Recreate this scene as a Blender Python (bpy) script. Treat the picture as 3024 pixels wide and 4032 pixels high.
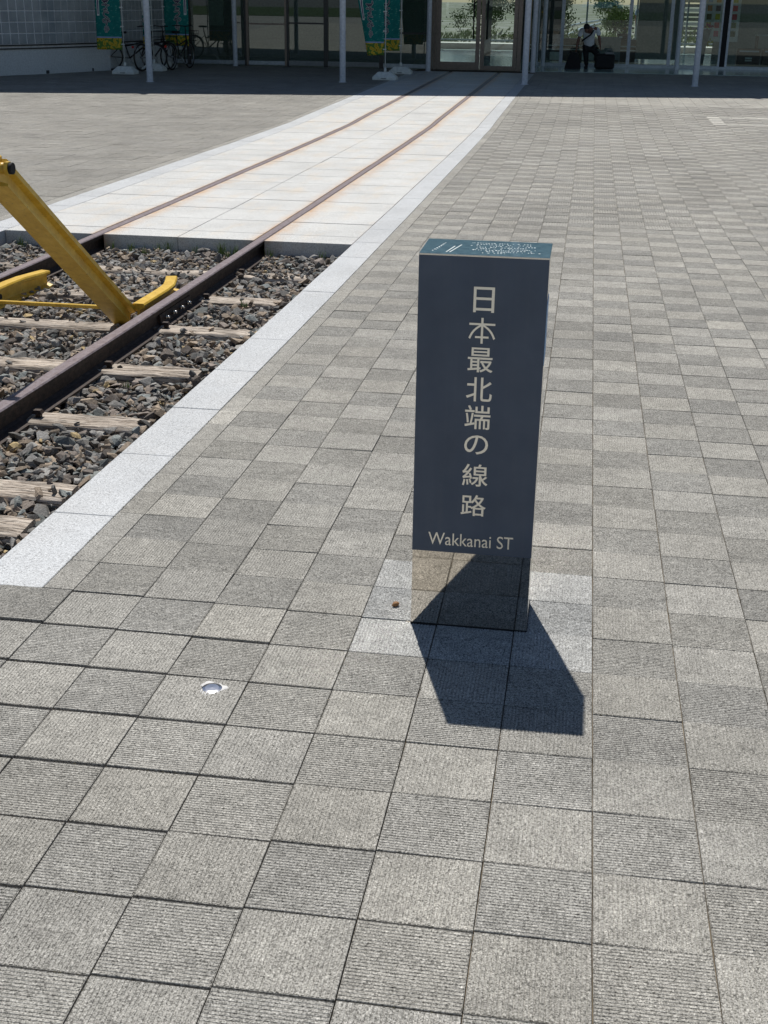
import bpy, bmesh, math, random
import numpy as np
from mathutils import Vector, Matrix, Euler

# ---------------------------------------------------------------- camera, world, sun, exposure
scene = bpy.context.scene
COL = scene.collection
for o in list(bpy.data.objects):
    bpy.data.objects.remove(o)
R_ = Vector((0.9881370, 0.1530126, 0.0131317)); U_ = Vector((-0.0697331, 0.3708514, 0.9260705)); F_ = Vector((-0.1368305, 0.9160002, -0.3771221))
CAM = Vector((-0.1047912, -2.1316003, 1.4138337))
cd = bpy.data.cameras.new("camera")
cam = bpy.data.objects.new("camera", cd); COL.objects.link(cam)
cd.sensor_fit = 'VERTICAL'; cd.sensor_height = 36.0; cd.sensor_width = 27.0
cd.lens = 36.0 * 4999.139 / 4032.0
cd.clip_start = 0.02; cd.clip_end = 2000
m4 = Matrix((R_, U_, -F_)).transposed().to_4x4(); m4.translation = CAM
cam.matrix_world = m4
scene.camera = cam

SHIFT = Vector((0.151, -0.508, -0.959)).normalized()      # the way sunlight travels
sun_dir = -SHIFT
elev = math.asin(sun_dir.z); azim = math.atan2(sun_dir.x, sun_dir.y)
w = bpy.data.worlds.new("World"); scene.world = w; w.use_nodes = True
nt = w.node_tree; nt.nodes.clear()
sky = nt.nodes.new('ShaderNodeTexSky'); sky.sky_type = 'NISHITA'; sky.sun_disc = False
sky.sun_elevation = elev; sky.sun_rotation = azim
sky.air_density = 1.0; sky.dust_density = 0.25; sky.ozone_density = 1.1
bg = nt.nodes.new('ShaderNodeBackground'); bg.inputs[1].default_value = 0.066
wo = nt.nodes.new('ShaderNodeOutputWorld')
nt.links.new(sky.outputs[0], bg.inputs[0]); nt.links.new(bg.outputs[0], wo.inputs[0])
sd = bpy.data.lights.new("sun", 'SUN'); sd.energy = 4.9; sd.angle = math.radians(0.53); sd.color = (1.0, 0.965, 0.90)
sun = bpy.data.objects.new("sun", sd); COL.objects.link(sun); sun.location = (-3, 8, 20)
sun.rotation_euler = sun_dir.to_track_quat('Z', 'Y').to_euler()
scene.view_settings.view_transform = 'Standard'; scene.view_settings.look = 'None'
scene.view_settings.exposure = 0.0; scene.view_settings.gamma = 1.0
scene.view_settings.use_curve_mapping = False
scene.render.engine = 'CYCLES'
scene.cycles.max_bounces = 10; scene.cycles.transparent_max_bounces = 16
scene.cycles.use_denoising = True
scene.cycles.sample_clamp_indirect = 20.0; scene.cycles.blur_glossy = .25

rng = np.random.default_rng(7); random.seed(7)

# ---------------------------------------------------------------- ground profile: falls away gently, flat near the building
YP = [-8, -2, 0, 1, 2, 3, 4, 5, 6, 7, 8.5, 10, 12, 14, 16, 17.2, 18.2, 24, 32, 60]
ZP = [.12, 0, -.073, -.1035, -.1305, -.1544, -.1757, -.1945, -.2113, -.2261, -.251, -.271, -.301, -.331, -.353, -.366, -.355, -.347, -.338, -.338]
def zf(y): return np.interp(y, YP, ZP)
def zs(y): return float(np.interp(y, YP, ZP))
GB = -0.338                                                # level at the building

# ---------------------------------------------------------------- helpers
def tag(o, label=None, cat=None, group=None, kind=None):
    if label: o['label'] = label
    if cat: o['category'] = cat
    if group: o['group'] = group
    if kind: o['kind'] = kind
    return o
def empty(name, loc=(0, 0, 0), label=None, cat=None, group=None, rz=0, kind=None):
    o = bpy.data.objects.new(name, None); COL.objects.link(o)
    o.location = loc; o.rotation_euler = (0, 0, rz); o.empty_display_size = 0.1
    return tag(o, label, cat, group, kind)

class MB:
    def __init__(s): s.v = []; s.f = []; s.sm = []
    def add(s, vs, fs, smooth=False):
        n = len(s.v); s.v += [tuple(float(c) for c in v) for v in vs]
        s.f += [tuple(i + n for i in f) for f in fs]; s.sm += [smooth] * len(fs)
        return s
    def box(s, x0, x1, y0, y1, z0, z1, M=None, ch=0.0):
        if ch <= 0:
            vs = [(x, y, z) for z in (z0, z1) for x, y in ((x0, y0), (x1, y0), (x1, y1), (x0, y1))]
            fs = [(3, 2, 1, 0), (4, 5, 6, 7), (0, 1, 5, 4), (1, 2, 6, 5), (2, 3, 7, 6), (3, 0, 4, 7)]
        else:
            def ring(i, z): return [(x0+i, y0+i, z), (x1-i, y0+i, z), (x1-i, y1-i, z), (x0+i, y1-i, z)]
            def ring8(i, z):
                return [(x0+ch, y0, z), (x1-ch, y0, z), (x1, y0+ch, z), (x1, y1-ch, z), (x1-ch, y1, z), (x0+ch, y1, z), (x0, y1-ch, z), (x0, y0+ch, z)]
            def in8(z):
                c = ch; d = ch * 1.6
                return [(x0+d, y0+c, z), (x1-d, y0+c, z), (x1-c, y0+d, z), (x1-c, y1-d, z), (x1-d, y1-c, z), (x0+d, y1-c, z), (x0+c, y1-d, z), (x0+c, y0+d, z)]
            vs = in8(z0) + ring8(0, z0+ch) + ring8(0, z1-ch) + in8(z1)
            fs = [tuple(range(7, -1, -1)), tuple(range(24, 32))]
            for k in range(3):
                for i in range(8):
                    a = k*8+i; b = k*8+(i+1) % 8; fs.append((a, b, b+8, a+8))
        if M is not None: vs = [tuple(M @ Vector(v)) for v in vs]
        return s.add(vs, fs)
    def tube(s, pts, r, n=10, caps=True, smooth=True, sx=1.0):
        pts = [Vector(p) for p in pts]; rs = r if isinstance(r, (list, tuple)) else [r] * len(pts)
        vs = []; fs = []; up = None
        for i, p in enumerate(pts):
            t = (pts[min(i+1, len(pts)-1)] - pts[max(i-1, 0)]).normalized()
            if up is None:
                up = Vector((0, 0, 1)) if abs(t.z) < .9 else Vector((0, 1, 0))
            a = t.cross(up).normalized(); b = a.cross(t).normalized(); up = b
            for k in range(n):
                w_ = 2*math.pi*k/n
                vs.append(p + a*math.cos(w_)*rs[i]*sx + b*math.sin(w_)*rs[i])
        for i in range(len(pts)-1):
            for k in range(n):
                a_ = i*n+k; b_ = i*n+(k+1) % n
                fs.append((a_, b_, b_+n, a_+n))
        m0 = len(fs); s.add(vs, fs, smooth)
        if caps:
            base = len(s.v) - len(vs)
            s.f += [tuple(base+k for k in range(n-1, -1, -1)), tuple(base+(len(pts)-1)*n+k for k in range(n))]; s.sm += [False, False]
        return s
    def ring(s, c, R, r, axis='X', n=40, k=8):
        vs = []; fs = []
        for i in range(n):
            a = 2*math.pi*i/n
            for j in range(k):
                b = 2*math.pi*j/k; rr = R + r*math.cos(b); h = r*math.sin(b)
                u, v_ = rr*math.cos(a), rr*math.sin(a)
                vs.append((c[0]+u, c[1]+h, c[2]+v_) if axis == 'Y' else (c[0]+h, c[1]+u, c[2]+v_))
        for i in range(n):
            for j in range(k):
                fs.append((i*k+j, i*k+(j+1) % k, ((i+1) % n)*k+(j+1) % k, ((i+1) % n)*k+j))
        return s.add(vs, fs, True)
    def prism(s, poly, a0, a1, axis='Y', smooth=False):
        n = len(poly)
        def P(p, a): return (p[0], a, p[1]) if axis == 'Y' else ((a, p[0], p[1]) if axis == 'X' else (p[0], p[1], a))
        vs = [P(p, a0) for p in poly] + [P(p, a1) for p in poly]
        fs = [tuple(range(n)), tuple(range(2*n-1, n-1, -1))] + [(i, i+n, (i+1) % n+n, (i+1) % n) for i in range(n)]
        return s.add(vs, fs, smooth)
    def build(s, name, m, parent=None, recalc=True):
        me = bpy.data.meshes.new(name); me.from_pydata(s.v, [], s.f); me.update()
        me.polygons.foreach_set('use_smooth', s.sm)
        if recalc:
            b = bmesh.new(); b.from_mesh(me); bmesh.ops.recalc_face_normals(b, faces=b.faces); b.to_mesh(me); b.free()
        if m is not None: me.materials.append(m)
        o = bpy.data.objects.new(name, me); COL.objects.link(o)
        if parent is not None: o.parent = parent
        return o

def bulk(name, V, Fq, m, parent=None, colors=None, smooth=False):
    """fast mesh from numpy arrays; V (n,3), Fq (m,k) all of one size k"""
    me = bpy.data.meshes.new(name); k = Fq.shape[1]
    me.vertices.add(len(V)); me.vertices.foreach_set('co', np.ascontiguousarray(V, dtype=np.float32).ravel())
    me.loops.add(Fq.size); me.loops.foreach_set('vertex_index', np.ascontiguousarray(Fq, dtype=np.int32).ravel())
    me.polygons.add(len(Fq)); me.polygons.foreach_set('loop_start', np.arange(0, Fq.size, k, dtype=np.int32))
    if colors is not None:
        ca = me.color_attributes.new('tone', 'FLOAT_COLOR', 'POINT')
        ca.data.foreach_set('color', np.ascontiguousarray(np.c_[colors, np.ones(len(colors))], dtype=np.float32).ravel())
    me.update(calc_edges=True); me.validate()
    me.polygons.foreach_set('use_smooth', np.full(len(Fq), smooth))
    me.materials.append(m)
    o = bpy.data.objects.new(name, me); COL.objects.link(o)
    if parent is not None: o.parent = parent
    return o

def rot_box(c, s, M3=None):
    """matrix for MB.box placed at c"""
    M = Matrix.Translation(Vector(c))
    return M if M3 is None else M @ M3.to_4x4()

# ---------------------------------------------------------------- materials
class NT:
    def __init__(s, name):
        s.m = bpy.data.materials.new(name); s.m.use_nodes = True; s.t = s.m.node_tree; s.t.nodes.clear()
        s.out = s.n('ShaderNodeOutputMaterial'); s.b = s.n('ShaderNodeBsdfPrincipled'); s.l(s.b.outputs[0], s.out.inputs[0])
        s.pos = None
    def n(s, t, **k):
        x = s.t.nodes.new(t)
        for a, b in k.items(): setattr(x, a, b)
        return x
    def l(s, a, b): s.t.links.new(a, b)
    def P(s, kind='world', scale=(1, 1, 1), rot=(0, 0, 0)):
        if kind == 'world': src = s.n('ShaderNodeNewGeometry').outputs['Position']
        else: src = s.n('ShaderNodeTexCoord').outputs['Object']
        mp = s.n('ShaderNodeMapping'); mp.inputs['Scale'].default_value = scale; mp.inputs['Rotation'].default_value = rot
        s.l(src, mp.inputs[0]); return mp.outputs[0]
    def noise(s, co, sc, det=2.0, rough=.5, out='Fac'):
        x = s.n('ShaderNodeTexNoise'); x.inputs['Scale'].default_value = sc; x.inputs['Detail'].default_value = det; x.inputs['Roughness'].default_value = rough
        s.l(co, x.inputs['Vector']); return x.outputs[out]
    def vor(s, co, sc, out='Distance', rnd=1.0):
        x = s.n('ShaderNodeTexVoronoi'); x.inputs['Scale'].default_value = sc; x.inputs['Randomness'].default_value = rnd
        s.l(co, x.inputs['Vector']); return x.outputs[out]
    def ramp(s, fac, stops, interp='LINEAR'):
        x = s.n('ShaderNodeValToRGB'); cr = x.color_ramp; cr.interpolation = interp
        while len(cr.elements) > 1: cr.elements.remove(cr.elements[-1])
        for i, (p, c) in enumerate(stops):
            e = cr.elements[0] if i == 0 else cr.elements.new(p)
            e.position = p; c = (c, c, c) if isinstance(c, (int, float)) else c; e.color = (*c, 1)
        s.l(fac, x.inputs[0]); return x.outputs[0]
    def mix(s, a, b, fac=.5, mode='MIX'):
        x = s.n('ShaderNodeMix', data_type='RGBA', blend_type=mode)
        for v, i in ((fac, 0), (a, 6), (b, 7)):
            if hasattr(v, 'is_linked'): s.l(v, x.inputs[i])
            elif isinstance(v, (int, float)): x.inputs[i].default_value = v if i == 0 else (v, v, v, 1)
            else: x.inputs[i].default_value = (*v, 1)
        return x.outputs[2]
    def math(s, op, a, b=0.0):
        x = s.n('ShaderNodeMath', operation=op)
        for v, i in ((a, 0), (b, 1)):
            if hasattr(v, 'is_linked'): s.l(v, x.inputs[i])
            else: x.inputs[i].default_value = v
        return x.outputs[0]
    def bump(s, h, dist=.002, st=1.0, prev=None):
        x = s.n('ShaderNodeBump'); x.inputs['Distance'].default_value = dist; x.inputs['Strength'].default_value = st
        s.l(h, x.inputs['Height'])
        if prev is not None: s.l(prev, x.inputs['Normal'])
        return x.outputs[0]
    def set(s, color=None, rough=None, metal=None, normal=None, spec=None):
        for v, k in ((color, 'Base Color'), (rough, 'Roughness'), (metal, 'Metallic'), (normal, 'Normal'), (spec, 'Specular IOR Level')):
            if v is None: continue
            if hasattr(v, 'is_linked'): s.l(v, s.b.inputs[k])
            elif isinstance(v, (tuple, list)): s.b.inputs[k].default_value = (*v, 1)
            else: s.b.inputs[k].default_value = v
        return s.m

def plain(name, c, rough=.6, metal=0.0, spec=.5, bump=0.0, bs=60, var=.12):
    t = NT(name); co = t.P('object')
    n = t.noise(co, bs*.3, 3); col = t.mix(c, tuple(x*(1-var*2) for x in c), t.ramp(n, [(.35, 0.0), (.75, 1.0)]))
    nm = t.bump(t.noise(co, bs, 3), .002, bump) if bump else None
    return t.set(col, rough, metal, nm, spec)

def paver_mat(name, tone_src):
    t = NT(name); co = t.P('world')
    grain = t.noise(co, 300, 4, .75)
    base = t.ramp(grain, [(.35, (.045, .043, .039)), (.43, (.245, .24, .222)), (.53, (.405, .397, .372)), (.62, (.57, .56, .53)), (.72, (.86, .85, .81))])
    if tone_src == 'attr':
        a = t.n('ShaderNodeAttribute'); a.attribute_name = 'tone'; tone = a.outputs['Color']
    else:
        tone = t.n('ShaderNodeObjectInfo').outputs['Color']
    c = t.mix(base, tone, 1.0, 'MULTIPLY')
    big = t.ramp(t.noise(co, 1.3, 5, .65), [(.32, .80), (.68, 1.10)])
    mid = t.ramp(t.noise(co, 22, 3, .6), [(.3, .86), (.72, 1.12)])
    c = t.mix(c, big, 1.0, 'MULTIPLY'); c = t.mix(c, mid, 1.0, 'MULTIPLY')
    sp = t.ramp(t.noise(co, 175, 3, .65), [(.34, .40), (.43, .92), (.56, 1.03), (.68, 1.3)])
    c = t.mix(c, sp, 1.0, 'MULTIPLY')
    # lichen / lime bloom, pale scuffs that follow nothing but wear
    bl = t.ramp(t.noise(t.P('world', (2, 9, 2)), 3.2, 5, .75), [(.62, 0.0), (.78, 1.0)])
    c = t.mix(c, (.62, .60, .56), t.math('MULTIPLY', bl, .35))
    pit = t.ramp(t.vor(t.P('world', (1, 1, 1)), 190), [(.10, 1.0), (.2, 0.0)])
    pitm = t.math('MULTIPLY', pit, t.ramp(t.noise(co, 45, 2), [(.5, 0.0), (.62, 1.0)]))
    c = t.mix(c, (.02, .019, .018), t.math('MULTIPLY', pitm, .85))
    nm = t.bump(t.noise(co, 210, 4, .7), .0034, .9)
    nm = t.bump(pitm, -.0012, .6, nm)
    return t.set(c, .86, 0, nm, .25)
M_PAV = paver_mat('concrete_paver', 'obj'); M_PAVF = paver_mat('concrete_paver_far', 'attr')

def granite_mat(name, c, warm):
    t = NT(name); co = t.P('world')
    g = t.noise(co, 330, 3, .7)
    d = tuple(x*.33 for x in c); l = tuple(min(1, x*1.22) for x in c)
    base = t.ramp(g, [(.36, d), (.44, tuple(x*.85 for x in c)), (.56, c), (.7, l)])
    cl = t.ramp(t.noise(co, 1.7, 5, .65), [(.3, .84), (.7, 1.06)])
    base = t.mix(base, cl, 1.0, 'MULTIPLY')
    sp = t.ramp(t.noise(co, 140, 3, .6), [(.34, .62), (.46, .96), (.54, 1.02), (.66, 1.16)])
    base = t.mix(base, sp, 1.0, 'MULTIPLY')
    st = t.ramp(t.noise(t.P('world', (1.2, .35, 1)), 3.5, 5, .7), [(.5, 0.0), (.74, 1.0)])
    base = t.mix(base, (.62, .50, .36), t.math('MULTIPLY', st, warm))
    if warm > .2:
        # rust that has bled from the two rails onto the stone beside them
        sx = t.n('ShaderNodeSeparateXYZ'); t.l(t.n('ShaderNodeNewGeometry').outputs['Position'], sx.inputs[0])
        tot = None
        for xr, wd in ((-2.335, .17), (-3.535, .15), (-2.40, .05), (-3.60, .05)):
            dd = t.math('ABSOLUTE', t.math('SUBTRACT', sx.outputs[0], xr))
            f = t.n('ShaderNodeMapRange'); f.inputs[1].default_value = 0; f.inputs[2].default_value = wd; f.inputs[3].default_value = 1; f.inputs[4].default_value = 0
            t.l(dd, f.inputs[0]); tot = f.outputs[0] if tot is None else t.math('MAXIMUM', tot, f.outputs[0])
        rn = t.ramp(t.noise(t.P('world', (1, .5, 1)), 9, 5, .7), [(.3, .15), (.65, 1.0)])
        base = t.mix(base, (.50, .28, .12), t.math('MULTIPLY', t.math('MULTIPLY', t.math('POWER', tot, 1.4), rn), .95))
    nm = t.bump(g, .0008, .5)
    return t.set(base, .55, 0, nm, .35)
M_KERB = granite_mat('pale_granite', (.57, .585, .60), .05)
M_DECK = granite_mat('warm_white_granite', (.64, .64, .625), .45)

def m_bed():
    t = NT('sandy_joint'); co = t.P('world')
    c = t.ramp(t.noise(co, 7, 5, .7), [(.3, (.045, .038, .03)), (.5, (.12, .098, .072)), (.66, (.20, .165, .12)), (.8, (.11, .12, .055))])
    return t.set(c, .95, 0, t.bump(t.noise(co, 180, 3), .002, .8), .1)
M_BED = m_bed()
M_FILL = plain('rusty_joint_mortar', (.17, .115, .07), .9, var=.3)
def m_soil():
    t = NT('ballast_soil'); co = t.P('world')
    c = t.ramp(t.noise(co, 40, 5, .7), [(.3, (.010, .009, .008)), (.7, (.035, .03, .025))])
    return t.set(c, .95, 0, t.bump(t.noise(co, 70, 4), .01, 1), .1)
M_SOIL = m_soil()
def m_stone():
    t = NT('crushed_stone'); co = t.P('world')
    a = t.n('ShaderNodeAttribute'); a.attribute_name = 'tone'
    v = t.ramp(t.noise(co, 130, 4, .7), [(.3, .55), (.5, 1.0), (.72, 1.55)])
    c = t.mix(a.outputs['Color'], v, 1.0, 'MULTIPLY')
    d = t.ramp(t.noise(co, 26, 3), [(.55, 0.0), (.75, 1.0)])
    c = t.mix(c, (.17, .13, .09), t.math('MULTIPLY', d, .35))
    return t.set(c, .82, 0, t.bump(t.noise(co, 160, 4, .7), .003, .8), .3)
M_STONE = m_stone()
def m_wood():
    t = NT('weathered_sleeper_wood'); co = t.P('world', (2.2, 40, 40))
    g = t.noise(co, 2.2, 6, .72)
    c = t.ramp(g, [(.28, (.05, .038, .03)), (.39, (.24, .19, .15)), (.48, (.50, .43, .36)), (.62, (.62, .55, .48)), (.8, (.72, .67, .6))])
    w2 = t.ramp(t.noise(t.P('world', (1, 1, 1)), 5, 4), [(.4, 1.08), (.7, .62)])
    c = t.mix(c, w2, 1.0, 'MULTIPLY')
    crack = t.ramp(t.noise(t.P('world', (1.1, 26, 10)), 2.6, 4, .6), [(.475, 0.0), (.5, 1.0), (.525, 0.0)])
    c = t.mix(c, (.02, .014, .01), t.math('MULTIPLY', crack, .8))
    nm = t.bump(g, .006, .9); nm = t.bump(crack, -.006, .7, nm)
    return t.set(c, .85, 0, nm, .2)
M_WOOD = m_wood()
def m_rust(name, top):
    t = NT(name); co = t.P('world', (1, .55, 1))
    n = t.noise(co, 45, 6, .75)
    if top: c = t.ramp(n, [(.3, (.10, .07, .07)), (.5, (.20, .165, .175)), (.68, (.31, .27, .285))])
    else: c = t.ramp(n, [(.3, (.012, .009, .008)), (.5, (.035, .022, .017)), (.68, (.075, .042, .028)), (.8, (.13, .07, .04))])
    ro = t.ramp(n, [(.3, .7 if not top else .55), (.7, .5 if not top else .36)])
    return t.set(c, ro, .35 if top else .1, t.bump(t.noise(co, 140, 4, .7), .0015, .6), .4)
M_RAIL = m_rust('rusty_rail_steel', False); M_RAILTOP = m_rust('worn_rail_head', True)
def m_yellow():
    t = NT('yellow_paint'); co = t.P('world')
    n = t.noise(co, 14, 5, .7)
    c = t.ramp(n, [(.3, (.52, .31, .026)), (.5, (.64, .41, .05)), (.7, (.74, .50, .085))])
    r = t.ramp(t.noise(co, 55, 5, .75), [(.60, 0.0), (.70, 1.0)])
    c = t.mix(c, (.13, .06, .03), t.math('MULTIPLY', r, .75))
    drip = t.ramp(t.noise(t.P('world', (40, 6, 6)), 1.4, 3), [(.55, 0.0), (.8, 1.0)])
    c = t.mix(c, (.42, .19, .03), t.math('MULTIPLY', drip, .35))
    return t.set(c, .42, 0, t.bump(t.noise(co, 90, 3), .0012, .35), .45)
M_YEL = m_yellow()
def m_steel(name, rough, c=(.70, .65, .58), bs_=.25):
    t = NT(name); co = t.P('object')
    wv = t.bump(t.noise(co, 5, 2), .0006, bs_)
    dirt = t.ramp(t.noise(co, 60, 4), [(.6, 0.0), (.8, 1.0)])
    return t.set(t.mix(c, tuple(x*.8 for x in c), t.math('MULTIPLY', dirt, .35)), rough, 1.0, wv, .5)
M_MIRROR = m_steel('polished_steel', .035); M_LETTER = m_steel('satin_steel', .42, (.88, .85, .78)); M_STEEL = m_steel('brushed_steel', .20, (.80, .78, .74), .02)
def m_navy():
    t = NT('navy_matte_panel'); co = t.P('object')
    c = t.ramp(t.noise(co, 9, 4), [(.3, (.062, .082, .122)), (.7, (.080, .104, .150))])
    s_ = t.ramp(t.noise(co, 420, 1), [(.79, 0.0), (.8, 1.0)])
    c = t.mix(c, (.25, .26, .28), t.math('MULTIPLY', s_, .5))
    w_ = t.ramp(t.noise(t.P('object', (30, 30, 1.2)), 1.6, 4, .6), [(.5, 0.0), (.75, 1.0)])
    c = t.mix(c, (.16, .17, .18), t.math('MULTIPLY', w_, .08))
    ro = t.ramp(t.noise(co, 14, 4), [(.3, .42), (.7, .58)])
    return t.set(c, ro, 0, t.bump(t.noise(co, 300, 2), .0004, .3), .45)
M_NAVY = m_navy()
def m_top():
    t = NT('etched_teal_plate'); co = t.P('object')
    c = t.ramp(t.noise(co, 60, 4), [(.35, (.10, .19, .25)), (.7, (.17, .30, .37))])
    return t.set(c, .08, .35, t.bump(t.noise(co, 40, 2), .0004, .3), .6)
M_TOP = m_top()
M_WHITEMARK = plain('white_etching', (.62, .68, .68), .5)
M_BLUE = plain('light_blue_sticker', (.12, .33, .62), .4)
M_POLE = plain('light_grey_painted_steel', (.62, .66, .72), .4, bump=.1)
M_WHITE = plain('off_white_plastic', (.70, .73, .70), .5)
M_WALL = plain('white_rendered_wall', (.66, .69, .70), .8, bump=.4, bs=120)
M_DARK = plain('dark_frame', (.028, .030, .033), .4)
M_BRONZE = plain('bronze_door_frame', (.22, .18, .155), .38, .4)
M_ALU = plain('aluminium_frame', (.42, .47, .52), .4, .3)
M_GROUT = plain('pale_grout', (.78, .80, .82), .8)
def m_block():
    t = NT('glass_block'); co = t.P('world')
    c = t.ramp(t.noise(co, 3, 3), [(.35, (.26, .30, .33)), (.7, (.36, .40, .43))])
    return t.set(c, .22, 0, t.bump(t.noise(co, 30, 2), .004, .5), .6)
M_BLOCK = m_block()
M_SOFFIT = plain('pale_grey_soffit', (.35, .42, .46), .7)
M_ROOF = plain('roof_metal', (.30, .33, .36), .5)
def m_glass(name, tint, ior):
    t = NT(name); t.t.nodes.remove(t.b)
    tr = t.n('ShaderNodeBsdfTransparent'); tr.inputs[0].default_value = (*tint, 1)
    gl = t.n('ShaderNodeBsdfGlossy'); gl.inputs['Roughness'].default_value = .004; gl.inputs['Color'].default_value = (.9, 1, .98, 1)
    fr = t.n('ShaderNodeFresnel'); fr.inputs['IOR'].default_value = ior
    mx = t.n('ShaderNodeMixShader'); t.l(fr.outputs[0], mx.inputs[0]); t.l(tr.outputs[0], mx.inputs[1]); t.l(gl.outputs[0], mx.inputs[2])
    t.l(mx.outputs[0], t.out.inputs[0]); return t.m
M_GLASS = m_glass('window_glass', (.50, .60, .58), 2.3)
M_GLASS2 = m_glass('clear_window_glass', (.66, .76, .75), 1.7)
M_FLOOR = plain('station_floor', (.42, .54, .52), .14)
M_INWALL = plain('interior_wall', (.30, .30, .27), .8)
M_BROWN = plain('brown_wood', (.13, .085, .06), .6)
M_FENCE = plain('weathered_board', (.30, .30, .285), .9, bump=.4, var=.3); M_GREYP = plain('grey_panel', (.28, .29, .29), .7)
M_BLACK = plain('black_cloth', (.010, .010, .012), .8)
M_RUBBER = plain('black_rubber', (.012, .012, .013), .7)
M_CHROME = plain('bicycle_metal', (.35, .36, .38), .3, .9)
M_SKIN = plain('skin', (.20, .095, .065), .6)
M_SHIRT = plain('white_shirt', (.82, .86, .9), .85, bump=.5, bs=30)
M_BLUESHIRT = plain('blue_shirt', (.10, .22, .42), .85)
M_PURPLE = plain('purple_print', (.09, .03, .12), .8)
M_RED = plain('red_reflector', (.7, .03, .02), .3)
M_GREEN = plain('leaf_green', (.07, .13, .03), .7, bump=.3, var=.3)
M_GREEN2 = plain('pale_leaf', (.16, .24, .06), .7, var=.3)
M_PINK = plain('pink_petal', (.65, .06, .14), .6)
M_YFL = plain('yellow_petal', (.62, .55, .05), .6)
M_PAPER = plain('paper', (.75, .78, .74), .8)
M_ORANGE = plain('orange_band', (.60, .25, .03), .6)
def m_flag():
    t = NT('banner_cloth'); co = t.P('object')
    sx = t.n('ShaderNodeSeparateXYZ'); t.l(co, sx.inputs[0])
    teal = t.ramp(t.noise(co, 9, 3), [(.3, (.008, .15, .14)), (.7, (.015, .22, .19))])
    mp = t.P('object', (4, 1, 14)); b = t.ramp(t.noise(mp, 3.0, 2), [(.62, 0.0), (.66, 1.0)])
    teal = t.mix(teal, (.20, .50, .38), t.math('MULTIPLY', b, .75))
    v = t.ramp(t.vor(t.P('object', (1, 1, 1)), 15, rnd=.9), [(.12, (.09, .05, .015)), (.22, (.42, .27, .02)), (.5, (.66, .46, .05)), (.62, (.10, .20, .04))])
    f = t.math('LESS_THAN', sx.outputs[2], .775)
    c = t.mix(teal, v, f)
    f2 = t.math('LESS_THAN', t.math('ABSOLUTE', t.math('SUBTRACT', sx.outputs[2], .785)), .014)
    c = t.mix(c, (.30, .38, .62), f2)
    return t.set(c, .85, 0, None, .2)
M_FLAG = m_flag()
def m_grass():
    t = NT('grass_lawn'); co = t.P('world')
    c = t.ramp(t.noise(co, 1.2, 6, .7), [(.3, (.02, .035, .014)), (.7, (.045, .065, .025))])
    return t.set(c, .9, 0, t.bump(t.noise(co, 30, 3), .03, 1), .1)
M_GRASS = m_grass()
M_ASPH = plain('asphalt', (.06, .06, .062), .9, bump=.5, bs=100)
def m_surround():
    t = NT('plaza_surface'); co = t.P('world')
    c = t.ramp(t.noise(co, 60, 4, .7), [(.35, (.15, .147, .14)), (.65, (.27, .265, .255))])
    c = t.mix(c, t.ramp(t.noise(co, .8, 4), [(.3, .8), (.7, 1.1)]), 1.0, 'MULTIPLY')
    return t.set(c, .9, 0, None, .2)
M_SURR = m_surround()
M_CONC = plain('pale_concrete', (.62, .61, .57), .9)  # pale base colour of the concrete itself
M_GREYGREEN = plain('mottled_plants', (.10, .14, .05), .9, var=.4)

# ---------------------------------------------------------------- ground
def sheet(mb, x0, x1, y0, y1, dz, ny=None):
    ys = [y0] + [y for y in YP if y0 < y < y1] + [y1]
    vs = []; fs = []
    for i, y in enumerate(ys):
        vs += [(x0, y, zs(y)+dz), (x1, y, zs(y)+dz)]
        if i: fs.append((2*i-2, 2*i-1, 2*i+1, 2*i))
    mb.add(vs, fs)
PX0, PX1, PY0, PY1 = -4.28, -1.69, .984, 6.76                # the ballasted pit
g = MB()
sheet(g, -400, PX0-.1, -400, 400, -.0075); sheet(g, PX1+.1, 400, -400, 400, -.0075)
sheet(g, PX0-.1, PX1+.1, -400, PY0-.1, -.0075); sheet(g, PX0-.1, PX1+.1, PY1+.1, 400, -.0075)
tag(g.build('ground', M_BED, recalc=False), kind='structure')
TX0, TX1, TY0, TY1 = -16.0, 9.0, -3.0, 32.0                   # the tiled plaza
g = MB()
sheet(g, -400, TX0, -16, 400, -.004); sheet(g, TX1, 400, -16, 400, -.004)
sheet(g, TX0, TX1, -16, TY0, -.004); sheet(g, TX0, TX1, TY1+13.5, 400, -.004)
tag(g.build('plaza', M_SURR, recalc=False), kind='structure')
g = MB(); sheet(g, -300, 300, -70, -16, .02); tag(g.build('lawn', M_GRASS, recalc=False), kind='structure')
g = MB(); sheet(g, -300, 300, -400, -70, .0); tag(g.build('car_park', M_ASPH, recalc=False), kind='structure')

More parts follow.
